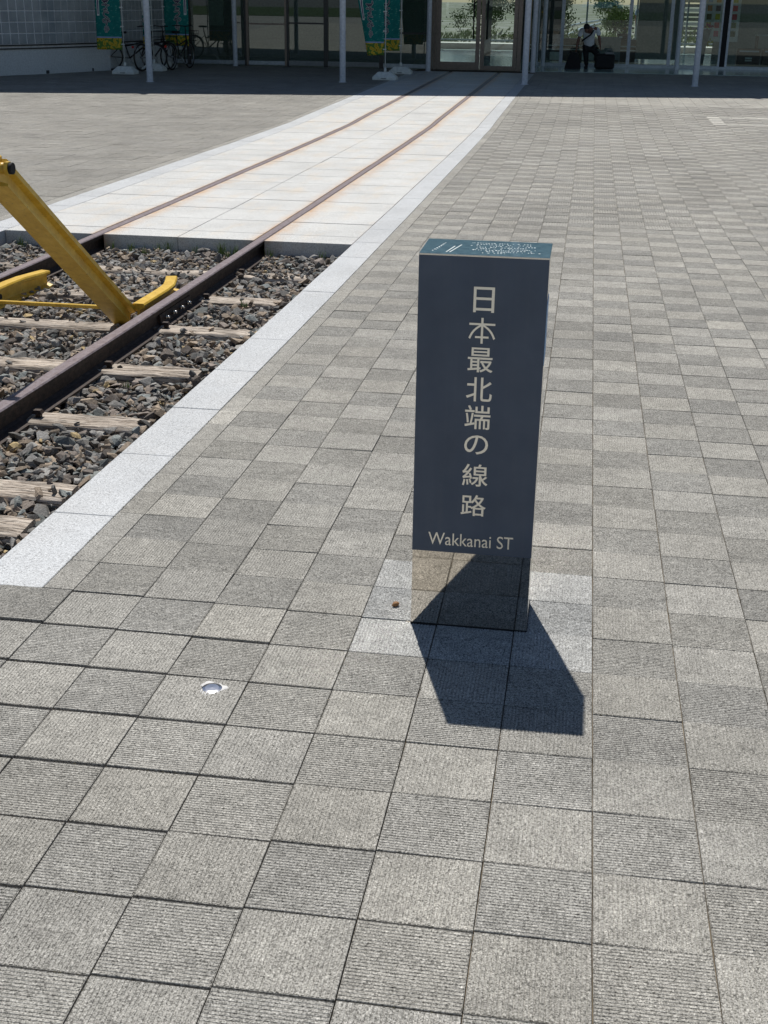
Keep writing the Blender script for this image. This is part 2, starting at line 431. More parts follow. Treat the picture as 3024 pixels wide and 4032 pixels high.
# ---------------------------------------------------------------- paving tiles, 0.2 m, ribs turned on every second tile
TS = .2
def warp(x, y):
    xc = np.clip(x, -1.5, 1.0)
    a = np.interp(y, [-.6, 0, .8, 1.4, 2.6, 4.2], [.010, .008, -.002, -.004, -.012, 0])
    b = np.interp(y, [-.6, 0, .8, 1.4, 2.6, 4.2], [.026, .012, -.022, -.020, -.018, 0])
    return a + b*xc
def rib_template(n, w=TS-.0026, d=.0012, nx=1):
    """one tile, ribs along x; top surface z=0"""
    h = w/2; c = .0010; vs = []; fs = []
    jr = random.Random(n)
    def row(y, z, xin):
        a, b = (jr.uniform(-.0004, .0011), jr.uniform(-.0004, .0011)) if z > -.001 else (0, 0)
        vs.append((-h+xin+a, y+jr.uniform(-.0003, .0003), z)); vs.append((h-xin-b, y+jr.uniform(-.0003, .0003), z))
    row(-h, -.012, 0); row(-h, -c, 0)
    inner = w - 2*c; p = inner/n
    for i in range(n):
        y = -h + c + i*p
        row(y + (.0 if i == 0 else 0), 0 if i == 0 else 0, c)
        row(y+p*.56, 0, c); row(y+p*.70, -d, c); row(y+p*.86, -d, c)
    row(h-c, 0, c); row(h, -c, 0); row(h, -.012, 0)
    m_ = len(vs)//2
    for i in range(m_-1): fs.append((2*i, 2*i+1, 2*i+3, 2*i+2))
    # side skirts
    k = len(vs); vs += [(-h, -h, -c), (-h, h, -c), (-h, -h, -.012), (-h, h, -.012), (h, -h, -c), (h, h, -c), (h, -h, -.012), (h, h, -.012)]
    fs += [(k, k+1, k+3, k+2), (k+5, k+4, k+6, k+7)]
    k = len(vs); vs += [(-h, -h, -c), (-h, h, -c), (-h+c, h-c, -.0007), (-h+c, -h+c, -.0007), (h, -h, -c), (h, h, -c), (h-c, h-c, -.0007), (h-c, -h+c, -.0007)]
    fs += [(k+3, k+2, k+1, k), (k+4, k+5, k+6, k+7)]
    return np.array(vs, float), np.array(fs)
V24, F24 = rib_template(24)
tile_me = bpy.data.meshes.new('paving_tile'); tile_me.from_pydata([tuple(v) for v in V24], [], [tuple(f) for f in F24]); tile_me.update()
tile_me.materials.append(M_PAV)

def tone_for(i, j, n):
    """per tile tint, warm or cool grey; freshly laid tiles round the pillar are paler"""
    k = rng.random(n); s_ = 1.0 + rng.normal(0, .030, n)
    t = np.stack([s_*(1.0+.014*(k-.4)), s_*(.983+.004*(k-.5)), s_*(.955-.016*(k-.5))], 1)
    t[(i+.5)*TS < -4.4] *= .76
    pale = rng.random(n) < .02; t[pale] *= 1.12
    fresh = (i >= -3) & (i <= -1) & (j >= 3) & (j <= 5); t[fresh] = np.array([1.18, 1.20, 1.24]) * (1+rng.normal(0, .03, (fresh.sum(), 1)))
    x = (i+.5)*TS; y = (j+.5)*TS
    guide = ((y > 18.5) & (y < 20.1) & (x > 1.8)) & ~((y > 18.85) & (y < 19.75) & (x > 2.0)); t[guide] *= 1.6
    return np.clip(t, .3, 1.9)
ii, jj = np.meshgrid(np.arange(int(TX0/TS), int(TX1/TS)), np.arange(int(TY0/TS), int(TY1/TS)+16))
ii = ii.ravel(); jj = jj.ravel(); xc = (ii+.5)*TS; yc = (jj+.5)*TS
keep = ((xc > -1.40) | (xc < -4.6)) | (yc < .75)
# left of the track the grid meets the border at -4.50
keep &= ~((np.abs(xc+4.5) < .09) & (yc > .7))
# building footprint
keep &= (yc < 31.95) | ((xc > -1.5) & (yc < 35.15))
ii, jj, xc, yc = ii[keep], jj[keep], xc[keep], yc[keep]
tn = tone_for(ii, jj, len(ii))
# in view? distance and frame test picks the 300 that show largest
P3 = np.stack([xc, yc, zf(yc)], 1) - np.array(CAM)
zc = P3 @ np.array(F_); u = (P3 @ np.array(R_))/zc; v = (P3 @ np.array(U_))/zc
inside = (zc > 0) & (np.abs(u) < .315) & (np.abs(v) < .415)
score = np.where(inside, 1.0/np.maximum(zc, .1)**3, 0)
order = np.argsort(-score); near = order[:300]; isnear = np.zeros(len(ii), bool); isnear[near] = True
pav = empty('paving', (0, 0, 0), kind='structure')
wy = warp(xc, yc)
dzr = rng.normal(0, .0007, len(ii)); rot = rng.normal(0, .0035, (len(ii), 2)); yawr = rng.normal(0, .004, len(ii))
par = (ii + jj) % 2          # 1: ribs run across the view
sl = (zf(yc+.1)-zf(yc-.1))/.2
for k in near:
    o = bpy.data.objects.new('paving_tile', tile_me); COL.objects.link(o); o.parent = pav
    M = Matrix.Translation((xc[k], yc[k]+wy[k], zs(yc[k])+dzr[k])) @ Matrix.Rotation(math.atan(sl[k])+rot[k, 0], 4, 'X') @ Matrix.Rotation(rot[k, 1], 4, 'Y')
    o.matrix_local = M @ Matrix.Rotation((0 if par[k] else math.pi/2) + yawr[k], 4, 'Z')
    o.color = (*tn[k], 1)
def place_tiles(idx, V, F, sx=1.0):
    n = len(idx); nv = len(V)
    v = np.repeat(V[None], n, 0)
    turn = par[idx] == 0
    vt = v.copy(); vt[turn, :, 0] = -v[turn, :, 1]; vt[turn, :, 1] = v[turn, :, 0]; v = vt
    yw = yawr[idx][:, None]; vx = v[..., 0]-v[..., 1]*yw; vy = v[..., 1]+v[..., 0]*yw
    vz = v[..., 2] + vy*(sl[idx][:, None]+rot[idx, 0][:, None]) + vx*rot[idx, 1][:, None] + (zf(yc[idx])+dzr[idx])[:, None]
    out = np.stack([vx+xc[idx][:, None], vy+(yc+wy)[idx][:, None], vz], -1).reshape(-1, 3)
    Fo = (F[None]+np.arange(n)[:, None, None]*nv).reshape(-1, F.shape[1])
    return out, Fo, np.repeat(tn[idx], nv, 0)
def flat_template(w=TS-.0026):
    h = w/2; c = .0012
    vs = [(-h, -h, -.012), (h, -h, -.012), (h, h, -.012), (-h, h, -.012), (-h, -h, -c), (h, -h, -c), (h, h, -c), (-h, h, -c), (-h+c, -h+c, 0), (h-c, -h+c, 0), (h-c, h-c, 0), (-h+c, h-c, 0)]
    fs = [(0, 1, 5, 4), (1, 2, 6, 5), (2, 3, 7, 6), (3, 0, 4, 7), (4, 5, 9, 8), (5, 6, 10, 9), (6, 7, 11, 10), (7, 4, 8, 11), (8, 9, 10, 11)]
    return np.array(vs, float), np.array(fs)
rest = ~isnear
A = np.where(rest & (yc < 8) & (xc > -2) & (xc < 3.2) & (yc > -2))[0]
B = np.where(rest & (yc >= 8) & (yc < 22) & (xc > -1.5) & (xc < 5))[0]
Cc = np.setdiff1d(np.where(rest)[0], np.concatenate([A, B]))
parts = [place_tiles(A, V24, F24), place_tiles(B, *rib_template(9, d=.0034)), place_tiles(Cc, *flat_template())]
# narrow cut tiles beside the granite border
js = np.arange(4, 160); yk = (js+.5)*TS
Vn, Fn = flat_template()
cut = []
for x0, x1 in ((-1.4865, -1.4010), (-4.598, -4.503)):
    n = len(js); v = np.repeat(Vn[None], n, 0).copy(); v[..., 0] *= (x1-x0)/TS*1.0
    yy = yk + warp(np.full(n, x0), yk)
    s_ = (zf(yk+.1)-zf(yk-.1))/.2
    out = np.stack([v[..., 0]+(x0+x1)/2, v[..., 1]+yy[:, None], v[..., 2]+v[..., 1]*s_[:, None]+zf(yk)[:, None]-.001], -1).reshape(-1, 3)
    tt = np.repeat(tone_for(np.full(n, -7), js, n)*.93, len(Vn), 0)
    cut.append((out, (Fn[None]+np.arange(n)[:, None, None]*len(Vn)).reshape(-1, 4), tt))
parts += cut
vs, fs, cs = [], [], []; off = 0
for v_, f_, c_ in parts:
    vs.append(v_); fs.append(f_+off); cs.append(c_); off += len(v_)
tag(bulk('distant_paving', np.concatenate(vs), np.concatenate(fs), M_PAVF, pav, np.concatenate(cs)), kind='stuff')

# ---------------------------------------------------------------- granite border and deck, slab by slab
def slab(name, x0, x1, y0, y1, m, parent, th=.14, gap=.0022, ch=.002, gy=None):
    gy = gy or gap; mb = MB(); x0 += gap; x1 -= gap; y0 += gy; y1 -= gy
    dz = random.gauss(0, .0007)
    vs = []
    for zz, i in ((-th, 0), (-ch, 0), (0, ch)):
        for x, y in ((x0+i, y0+i), (x1-i, y0+i), (x1-i, y1-i), (x0+i, y1-i)):
            vs.append((x, y, zs(y)+zz+dz))
    fs = [(0, 1, 5, 4), (1, 2, 6, 5), (2, 3, 7, 6), (3, 0, 4, 7), (4, 5, 9, 8), (5, 6, 10, 9), (6, 7, 11, 10), (7, 4, 8, 11), (8, 9, 10, 11), (3, 2, 1, 0)]
    mb.add(vs, fs); return mb.build(name, m, parent, recalc=False)
border = empty('granite_border', kind='structure')
ys = [.822, 1.388, 2.005, 2.612, 3.232, 3.86, 4.473, 5.081, 5.683, 6.265, 6.872]
while ys[-1] < 31: ys.append(ys[-1]+.608)
for a, b in zip(ys[:-1], ys[1:]):
    slab('border_slab', -1.69, -1.487, a, b, M_KERB, border)
    slab('border_slab', -4.50, -4.282, a, b, M_KERB, border)
for k in range(5):
    w_ = (4.282-1.69)/5
    slab('border_slab', -4.282+k*w_, -4.282+(k+1)*w_, .822, .984, M_KERB, border)
deck = empty('granite_deck', kind='structure')
dy = [6.76, 7.078]
while dy[-1] < 31.2: dy.append(dy[-1]+.606)
for a, b in zip(dy[:-1], dy[1:]):
    for x0, x1 in ((-4.282, -3.607), (-3.528, -2.968), (-2.968, -2.403), (-2.328, -1.69)):
        slab('deck_slab', x0, x1, a, b, M_DECK, deck, gy=.0062)
g = MB(); sheet(g, -4.50, -1.487, 6.775, 31.4, -.0045); g.build('joint_filler', M_FILL, deck, recalc=False)
# pit walls and floor
pit = empty('ballast_pit', kind='structure')
mb = MB()
for x in (PX0-.004, PX1+.004):
    yy = [PY0] + [y for y in YP if PY0 < y < PY1] + [PY1]
    vs = []; fs = []
    for i, y in enumerate(yy):
        vs += [(x, y, zs(y)-.135), (x, y, zs(y)-.42)]
        if i: fs.append((2*i-2, 2*i-1, 2*i+1, 2*i))
    mb.add(vs, fs)
mb.add([(PX0, PY1+.02, zs(PY1)-.13), (PX1, PY1+.02, zs(PY1)-.13), (PX1, PY1+.02, -.65), (PX0, PY1+.02, -.65)], [(0, 1, 2, 3)])
mb.add([(PX0, PY0-.02, zs(PY0)-.13), (PX1, PY0-.02, zs(PY0)-.13), (PX1, PY0-.02, -.65), (PX0, PY0-.02, -.65)], [(0, 1, 2, 3)])
mb.build('wall', M_KERB, pit, recalc=False)
mb = MB()
nx, ny = 40, 90; vs = []
for j in range(ny+1):
    for i in range(nx+1):
        x = PX0-.02+(PX1-PX0+.04)*i/nx; y = PY0-.03+(PY1-PY0+.06)*j/ny
        vs.append((x, y, zs(y)-.148+.006*math.sin(x*13+y*7)+random.gauss(0, .003)))
fs = [(j*(nx+1)+i, j*(nx+1)+i+1, (j+1)*(nx+1)+i+1, (j+1)*(nx+1)+i) for j in range(ny) for i in range(nx)]
mb.add(vs, fs, True); mb.build('soil', M_SOIL, pit, recalc=False)

# ---------------------------------------------------------------- sleepers
SLY = [1.50, 1.86, 2.70, 3.53, 4.41, 5.21, 6.03]
sl_labels = ['grey worn timber sleeper nearest the camera, by the front corner of the pit',
             'thick pale sleeper with rounded end, second from the camera',
             'sleeper under the first rail spike counted from the camera, its end at the granite border',
             'bleached timber sleeper half way along the ballast, third spike post stands above it',
             'sleeper just on the near side of the yellow strut foot and bolted rail joint',
             'sleeper just beyond the bolted rail joint, crossing below the yellow hooked rails',
             'farthest sleeper, mostly buried in stones near the granite deck']
for n_, (sy, lab) in enumerate(zip(SLY, sl_labels)):
    wd = random.uniform(.160, .182) if n_ > 1 else .18
    x0, x1 = -4.08+random.uniform(-.03, .03), -1.835+random.uniform(-.02, .02)
    nX, nS = 46, 14; vs = []; fs = []
    prof = []
    for a in np.linspace(0, math.pi, nS):                     # rounded-rectangle half profile, top side
        c_, s_ = math.cos(a), math.sin(a); p_ = .32
        prof.append((math.copysign(abs(c_)**p_, c_)*wd/2, abs(s_)**p_*.05))
    ph = random.random()*9
    for i in range(nX+1):
        t_ = i/nX; x = x0+(x1-x0)*t_
        e = min(i, nX-i); k = 1-.10*math.exp(-e*1.1)
        for q, (py, pz) in enumerate(prof):
            wob = .0035*math.sin(x*5+ph+q)+.002*math.sin(x*23+q*2.1+ph)+random.gauss(0, .0012)
            vs.append((x, py*k+wob*.6, pz*k-.0+wob-.05))
    for i in range(nX):
        for q in range(nS-1):
            a = i*nS+q; fs.append((a, a+1, a+1+nS, a+nS))
    fs.append(tuple(range(nS))); fs.append(tuple(nX*nS+q for q in range(nS-1, -1, -1)))
    mb = MB(); mb.add(vs, fs)
    # deep drying splits as thin dark gaps are left to the grain; iron plate ends on the rail seats
    o = mb.build('sleeper', M_WOOD, recalc=True)
    o.location = (0, sy, zs(sy)-.102); o.rotation_euler = (math.atan((zs(sy+.1)-zs(sy-.1))/.2), 0, random.gauss(0, .006))
    tag(o, lab, 'sleeper', 'wooden sleepers in the ballast')

# ---------------------------------------------------------------- rails
RX = (-2.3655, -3.567)
prof_r = [(-.060, -.122), (.060, -.122), (.060, -.112), (.022, -.100), (.0075, -.090), (.0075, -.040), (.0315, -.030), (.0325, -.006), (.026, -.0005), (-.026, -.0005), (-.0325, -.006), (-.0315, -.030), (-.0075, -.040), (-.0075, -.090), (-.022, -.100), (-.060, -.112)]
def rail(xr, label, y0, y1, yj):
    root = empty('rail', (xr, y0, zs(y0)), label, 'rail', 'rails of the short track')
    z0 = zs(y0)
    body = MB(); head = MB(); n = len(prof_r)
    yy = [y0] + [y for y in YP if y0 < y < y1] + [y1]; yy = sorted(set(yy + list(np.arange(math.ceil(y0)+.5, y1, 1.0))))
    vs = []; fs = []
    for y in yy: vs += [(px, y-y0, pz+zs(y)-z0+.001) for px, pz in prof_r]
    for i in range(len(yy)-1):
        for k in range(n):
            if k in (7, 8, 9): continue
            fs.append((i*n+k, i*n+(k+1) % n, (i+1)*n+(k+1) % n, (i+1)*n+k))
    fs += [tuple(range(n)), tuple((len(yy)-1)*n+k for k in range(n))]
    body.add(vs, fs); body.build('rail_web_and_foot', M_RAIL, root, recalc=False)
    vs = []; fs = []; hp = prof_r[7:11]
    for y in yy: vs += [(px, y-y0, pz+zs(y)-z0+.001) for px, pz in hp]
    for i in range(len(yy)-1):
        for k in range(3): fs.append((i*4+k, i*4+k+1, (i+1)*4+k+1, (i+1)*4+k))
    head.add(vs, fs); head.build('rail_head', M_RAILTOP, root, recalc=False)
    sp = MB()
    sp.box(-.011, .011, -.011, .011, -.02, .030); sp.add(*[([(-.024, -.019, .028), (.020, -.019, .028), (.020, .019, .028), (-.024, .019, .028), (-.018, -.013, .043), (.012, -.013, .043), (.012, .013, .043), (-.018, .013, .043)],
        [(3, 2, 1, 0), (4, 5, 6, 7), (0, 1, 5, 4), (1, 2, 6, 5), (2, 3, 7, 6), (3, 0, 4, 7)])[q] for q in (0, 1)])
    first = None
    for sy in SLY:
        for s_ in (1, -1):
            if first is None:
                o = sp.build('rail_spike', M_RAIL, root); first = o
            else:
                o = bpy.data.objects.new('rail_spike', first.data); COL.objects.link(o); o.parent = root
            o.location = (s_*.069, sy+random.gauss(0, .012)-y0, zs(sy)-.112-z0)
            o.rotation_euler = (0, 0, 0 if s_ == 1 else math.pi)
    if yj:
        for s_ in (1, -1):
            fp = MB(); m_ = [(.009, -.040), (.020, -.042), (.024, -.060), (.024, -.082), (.034, -.094), (.034, -.100), (.009, -.094)]
            yv = [yj-.28, yj+.28]
            vs = [(s_*a, y-y0, b+zs(y)-z0) for y in yv for a, b in m_]; n7 = len(m_)
            fp.add(vs, [(k, (k+1) % n7, (k+1) % n7+n7, k+n7) for k in range(n7)] + [tuple(range(n7)), tuple(range(2*n7-1, n7-1, -1))])
            plate = fp.build('fishplate', M_RAIL, root)
            for q in (-.2, -.068, .068, .2):
                bt = MB(); y = yj+q; z = zs(y)-z0-.068
                bt.tube([(s_*.022, y-y0, z), (s_*.034, y-y0, z)], .013, 6, smooth=False)
                bt.tube([(s_*.034, y-y0, z), (s_*.052, y-y0, z)], .008, 8)
                bt.build('bolt', M_STEEL, plate)
    return root
rail(RX[0], 'near right rusty rail with a bolted joint, beside the granite border', 1.0, 31.0, 4.73)
rail(RX[1], 'far left rusty rail running behind the yellow strut', 1.0, 31.0, None)

# ---------------------------------------------------------------- ballast: crushed stone, every stone a small angular hull
protos = []
for k in range(26):
    b = bmesh.new()
    for q in range(13):
        p = Vector((random.gauss(0, 1), random.gauss(0, 1), random.gauss(0, 1))).normalized()
        p *= random.uniform(.72, 1.08)
        b.verts.new((p.x*random.uniform(.9, 1.25), p.y*.85, p.z*.50))
    bmesh.ops.convex_hull(b, input=b.verts)
    for v_ in [v_ for v_ in b.verts if not v_.link_faces]: b.verts.remove(v_)
    bmesh.ops.triangulate(b, faces=b.faces); b.verts.index_update()
    protos.append((np.array([v_.co[:] for v_ in b.verts]), np.array([[q.index for q in f.verts] for f in b.faces]))); b.free()
def ballast():
    pts = []
    for layer, (st, z0, z1) in enumerate(((.036, -.152, -.138), (.038, -.142, -.124), (.050, -.130, -.104))):
        gx, gy = np.meshgrid(np.arange(PX0+.02, PX1-.012, st), np.arange(PY0+.02, PY1-.01, st))
        n = gx.size; x = gx.ravel()+rng.normal(0, st*.35, n); y = gy.ravel()+rng.normal(0, st*.35, n)
        z = rng.uniform(z0, z1, n); r = rng.gamma(5, .0200/5, n)*(1.05 if layer < 2 else 1.15)
        if layer == 2: k = rng.random(n) < .62; x, y, z, r = x[k], y[k], z[k], r[k]
        big = rng.random(len(r)) < .05; r[big] *= 1.45
        pts.append(np.stack([x, y, z, np.clip(r, .008, .043)], 1))
    p = np.concatenate(pts)
    # heap up a little against the walls, dips in between
    p[:, 2] += .010*np.sin(p[:, 0]*4.1+1)*np.sin(p[:, 1]*2.3) + .034*np.exp(-(PY1-p[:, 1])/.30)
    sl_ = np.abs(p[:, 1][:, None]-np.array(SLY)[None]).min(1)
    onsl = (sl_ < .098) & (p[:, 0] < -1.86)
    k = ~(onsl & (rng.random(len(p)) > np.where(p[:, 2] > -.112, .07, .02)))
    far_sl = (np.abs(p[:, 1]-6.03) < .09) | (np.abs(p[:, 1]-5.21) < .09) & (p[:, 0] < -2.4)
    k |= far_sl & (rng.random(len(p)) < .22)
    for xr in RX:
        d = np.abs(p[:, 0]-xr); k &= ~((d < .075) & (p[:, 2] > -.125)) | ((d < .065) & (rng.random(len(p)) < .02))
    k &= (p[:, 0]+p[:, 3] < PX1+.004) & (p[:, 0]-p[:, 3] > PX0-.004) & (p[:, 1]+p[:, 3] < PY1+.01) & (p[:, 1]-p[:, 3] > PY0)
    p = p[k]; os_ = (np.abs(p[:, 1][:, None]-np.array(SLY)[None]).min(1) < .098) & (p[:, 0] < -1.86)
    p[os_, 3] = np.minimum(p[os_, 3], .024); p[os_, 2] = -.102+p[os_, 3]*.3
    V, F, Cl = [], [], []; off = 0; which = rng.integers(0, len(protos), len(p))
    for w_ in range(len(protos)):
        q = p[which == w_]; n = len(q)
        if not n: continue
        pv, pf = protos[w_]
        a = rng.uniform(0, 2*math.pi, n); t1 = rng.normal(0, .42, n); t2 = rng.normal(0, .42, n)
        ca, sa = np.cos(a), np.sin(a)
        v_ = pv[None]*q[:, 3][:, None, None]*rng.uniform(.78, 1.35, (n, 1, 3))
        y1 = v_[..., 1]*np.cos(t1)[:, None]-v_[..., 2]*np.sin(t1)[:, None]; z1 = v_[..., 1]*np.sin(t1)[:, None]+v_[..., 2]*np.cos(t1)[:, None]
        x1 = v_[..., 0]*np.cos(t2)[:, None]+z1*np.sin(t2)[:, None]; z2 = -v_[..., 0]*np.sin(t2)[:, None]+z1*np.cos(t2)[:, None]
        X = x1*ca[:, None]-y1*sa[:, None]+q[:, 0][:, None]; Y = x1*sa[:, None]+y1*ca[:, None]+q[:, 1][:, None]
        Z = z2+(q[:, 2]+zf(q[:, 1]))[:, None]
        V.append(np.stack([X, Y, Z], -1).reshape(-1, 3)); F.append((pf[None]+np.arange(n)[:, None, None]*len(pv)).reshape(-1, 3)+off); off += n*len(pv)
        kd = rng.random(n); L_ = .115+.21*rng.random(n)**1.3
        c = np.stack([L_*1.03, L_, L_*.95], 1)
        wm = kd < .24; c[wm] = np.stack([L_[wm]*1.35, L_[wm]*1.08, L_[wm]*.82], 1)
        gg = (kd > .30) & (kd < .40); c[gg] = np.stack([L_[gg]*.90, L_[gg]*.97, L_[gg]*.94], 1)
        bb = (kd > .40) & (kd < .62); c[bb] = np.stack([L_[bb]*.92, L_[bb]*.78, L_[bb]*.68], 1)
        yy = kd > .985; c[yy] = (.42, .32, .17)
        Cl.append(np.repeat(c, len(pv), 0))
    return tag(bulk('ballast', np.concatenate(V), np.concatenate(F), M_STONE, None, np.concatenate(Cl)), 'dark crushed stone ballast filling the track pit', 'gravel', kind='stuff')
ballast()
# weeds along the foot of the deck, tufts in the ballast and moss in the joints
mb = MB()
def tuft(x, y, z, n, h):
    for q in range(n):
        a = random.uniform(0, 6.28); l = h*random.uniform(.4, 1); b_ = random.uniform(.1, .7)*l
        x0 = x+random.gauss(0, .014); y0 = y+random.gauss(0, .010)
        dx, dy = math.cos(a), math.sin(a); w_ = .0026
        p0 = (x0-dy*w_, y0+dx*w_, z); p1 = (x0+dy*w_, y0-dx*w_, z); p2 = (x0+dx*b_*.5+dy*w_*.7, y0+dy*b_*.5-dx*w_*.7, z+l*.65); p3 = (x0+dx*b_*.5-dy*w_*.7, y0+dy*b_*.5+dx*w_*.7, z+l*.65); p4 = (x0+dx*b_, y0+dy*b_, z+l)
        mb.add([p0, p1, p2, p3, p4], [(0, 1, 2, 3), (3, 2, 4)])
for x, y, n, h in [(-3.02, 6.70, 26, .075), (-2.62, 6.70, 34, .08), (-2.52, 6.68, 24, .06), (-2.83, 6.71, 12, .05), (-3.30, 6.70, 22, .05), (-4.12, 6.66, 30, .07), (-3.16, 6.60, 14, .05), (-2.28, 6.70, 14, .05), (-2.02, 5.02, 18, .035), (-2.1, 3.2, 8, .03), (-2.55, 6.6, 16, .05), (-1.9, 6.7, 14, .05), (-3.44, 6.7, 14, .05), (-3.1, 6.71, 16, .05)]:
    tuft(x, y, zs(y)-.098, n, h*1.3)
tag(mb.build('weeds', M_GREEN2, recalc=False), 'small grass tufts growing along the foot of the granite deck', 'weeds', kind='stuff')
mb = MB()
for q in range(2600):
    if q % 2: x = round(random.uniform(-6, 12))*TS; y = random.uniform(-1.4, 7)
    else: x = -1.489+random.gauss(0, .002); y = random.uniform(.8, 9)
    if q % 2 and x < -1.4 and y > .7: continue
    if random.random() < .45 and q % 2: x, y = random.uniform(-1.4, 1.6), round(random.uniform(-7, 30))*TS; y += float(warp(np.array(x), np.array(y)))
    elif q % 2: x += random.gauss(0, .0012)
    r = random.uniform(.0012, .0034); zz = zs(y)-.003
    mb.add([(x-r, y-r*.8, zz), (x+r, y-r, zz), (x+r*.9, y+r, zz), (x-r, y+r*.9, zz), (x, y, zz+r*1.1)], [(0, 1, 4), (1, 2, 4), (2, 3, 4), (3, 0, 4)])
tag(mb.build('joint_moss', plain('moss_and_grit', (.10, .09, .055), .9, var=.4), recalc=False), 'moss and grit lodged in the paving joints', 'moss', kind='stuff')

# ---------------------------------------------------------------- buffer stop, yellow
bs = empty('buffer_stop', (-2.45, 4.3, zs(4.3)-.12), 'yellow painted buffer stop standing over the two rails, its strut leaning to the left edge', 'buffer stop')
BO = Vector(bs.location)
def beam(name, p0, p1, xdir=Vector((1, 0, 0)), foot=.105, headw=.065, h=.125, web=.012, par_=bs):
    """rail section beam from p0 to p1; foot faces down and to the camera"""
    p0 = Vector(p0); p1 = Vector(p1); d = (p1-p0).normalized(); x = (xdir - d*xdir.dot(d)).normalized(); u_ = x.cross(d)
    if u_.z < 0: u_ = -u_
    t_ = .012
    pr = [(-foot/2, 0), (foot/2, 0), (foot/2, t_), (web/2+.012, t_+.008), (web/2, t_+.02), (web/2, h-.036), (headw/2, h-.026), (headw/2, h-.004), (headw/2-.006, h), (-headw/2+.006, h), (-headw/2, h-.004), (-headw/2, h-.026), (-web/2, h-.036), (-web/2, t_+.02), (-web/2-.012, t_+.008), (-foot/2, t_)]
    n = len(pr); vs = []
    for p in (p0, p1): vs += [tuple(p+x*a+u_*b-BO) for a, b in pr]
    mb = MB(); mb.add(vs, [(k, (k+1) % n, (k+1) % n+n, k+n) for k in range(n)] + [tuple(range(n)), tuple(range(2*n-1, n-1, -1))])
    return mb.build(name, M_YEL, par_)
for xx, nm in ((-2.475, 'strut'), (-3.457, 'strut')):
    xb = xx-.07 if xx > -3 else xx
    beam(nm, (xb, 4.48, zs(4.48)-.135), (xb, 3.02, .648), foot=.108)
    # hooked rail lying inside the running rail, its tip bent inward
    s_ = 1 if xx > -3 else -1
    path = [(xx-.015*s_, 4.52), (xx-.015*s_, 4.6), (xx-.015*s_, 4.95), (xx-.025*s_, 5.10), (xx-.06*s_, 5.25), (xx-.085*s_, 5.34)]
    mb = MB(); pr = [(-.05, -.118), (.05, -.118), (.05, -.108), (.010, -.098), (.007, -.085), (.007, -.040), (.033, -.028), (.036, -.012), (.030, -.003), (-.030, -.003), (-.036, -.012), (-.033, -.028), (-.007, -.040), (-.007, -.085), (-.010, -.098), (-.05, -.108)]
    n = len(pr); vs = []; fs = []
    for i, (px, py) in enumerate(path):
        a = path[max(i-1, 0)]; b = path[min(i+1, len(path)-1)]; d = Vector((b[0]-a[0], b[1]-a[1], 0)).normalized(); x = Vector((d.y, -d.x, 0))
        dz = .004
        vs += [tuple(Vector((px, py, zs(py)+dz))+x*a_+Vector((0, 0, b_*(1 if i < 5 else .8)))-BO) for a_, b_ in pr]
    for i in range(len(path)-1):
        for k in range(n): fs.append((i*n+k, i*n+(k+1) % n, (i+1)*n+(k+1) % n, (i+1)*n+k))
    fs += [tuple(range(n)), tuple((len(path)-1)*n+k for k in range(n-1, -1, -1))]
    mb.add(vs, fs); hk = mb.build('hooked_rail', M_YEL, bs)
    if s_ == -1:
        for yh in (4.66, 4.80):
            b2 = MB(); b2.tube([(xx+.024-BO.x, yh-BO.y, zs(yh)-.062-BO.z), (xx+.032-BO.x, yh-BO.y, zs(yh)-.062-BO.z)], .017, 14); b2.build('bolt_hole_shade', M_BLACK, hk)  # black discs on the web paint the shade inside its holes
    # upright of the stop on its near side
    xu = xx-.14*s_; beam('upright', (xu, 1.30, zs(1.3)-.10), (xu, 2.95, .63), h=.10)
mb = MB(); mb.box(-3.70-BO.x, -2.60-BO.x, 2.95-BO.y, 3.08-BO.y, .665-BO.z, .755-BO.z, ch=.005); cb = mb.build('crossbeam', M_YEL, bs)
mb = MB(); mb.box(-2.60-BO.x, -2.538-BO.x, 2.99-BO.y, 3.095-BO.y, .678-BO.z, .768-BO.z, ch=.006); mb.build('end_cap', M_YEL, bs)
mb = MB(); zz = .718-BO.z; yb = 3.05-BO.y
mb.tube([(-2.538-BO.x, yb, zz), (-2.506-BO.x, yb, zz)], .024, 14); mb.tube([(-2.506-BO.x, yb, zz), (-2.490-BO.x, yb, zz)], .031, 6, smooth=False); pb = mb.build('pipe_coupling', M_YEL, bs)
mb = MB(); mb.tube([(-2.491-BO.x, yb, zz), (-2.474-BO.x, yb, zz)], .024, 14); mb.build('bore_shade', M_BLACK, pb)  # solid black stub paints the shade of the open pipe end
mb = MB(); y4 = 4.62
mb.box(-3.44-BO.x, -2.50-BO.x, y4-.010-BO.y, y4+.012-BO.y, zs(y4)-.062-BO.z, zs(y4)-.042-BO.z, ch=.003); mb.build('tie_rod', M_YEL, bs)

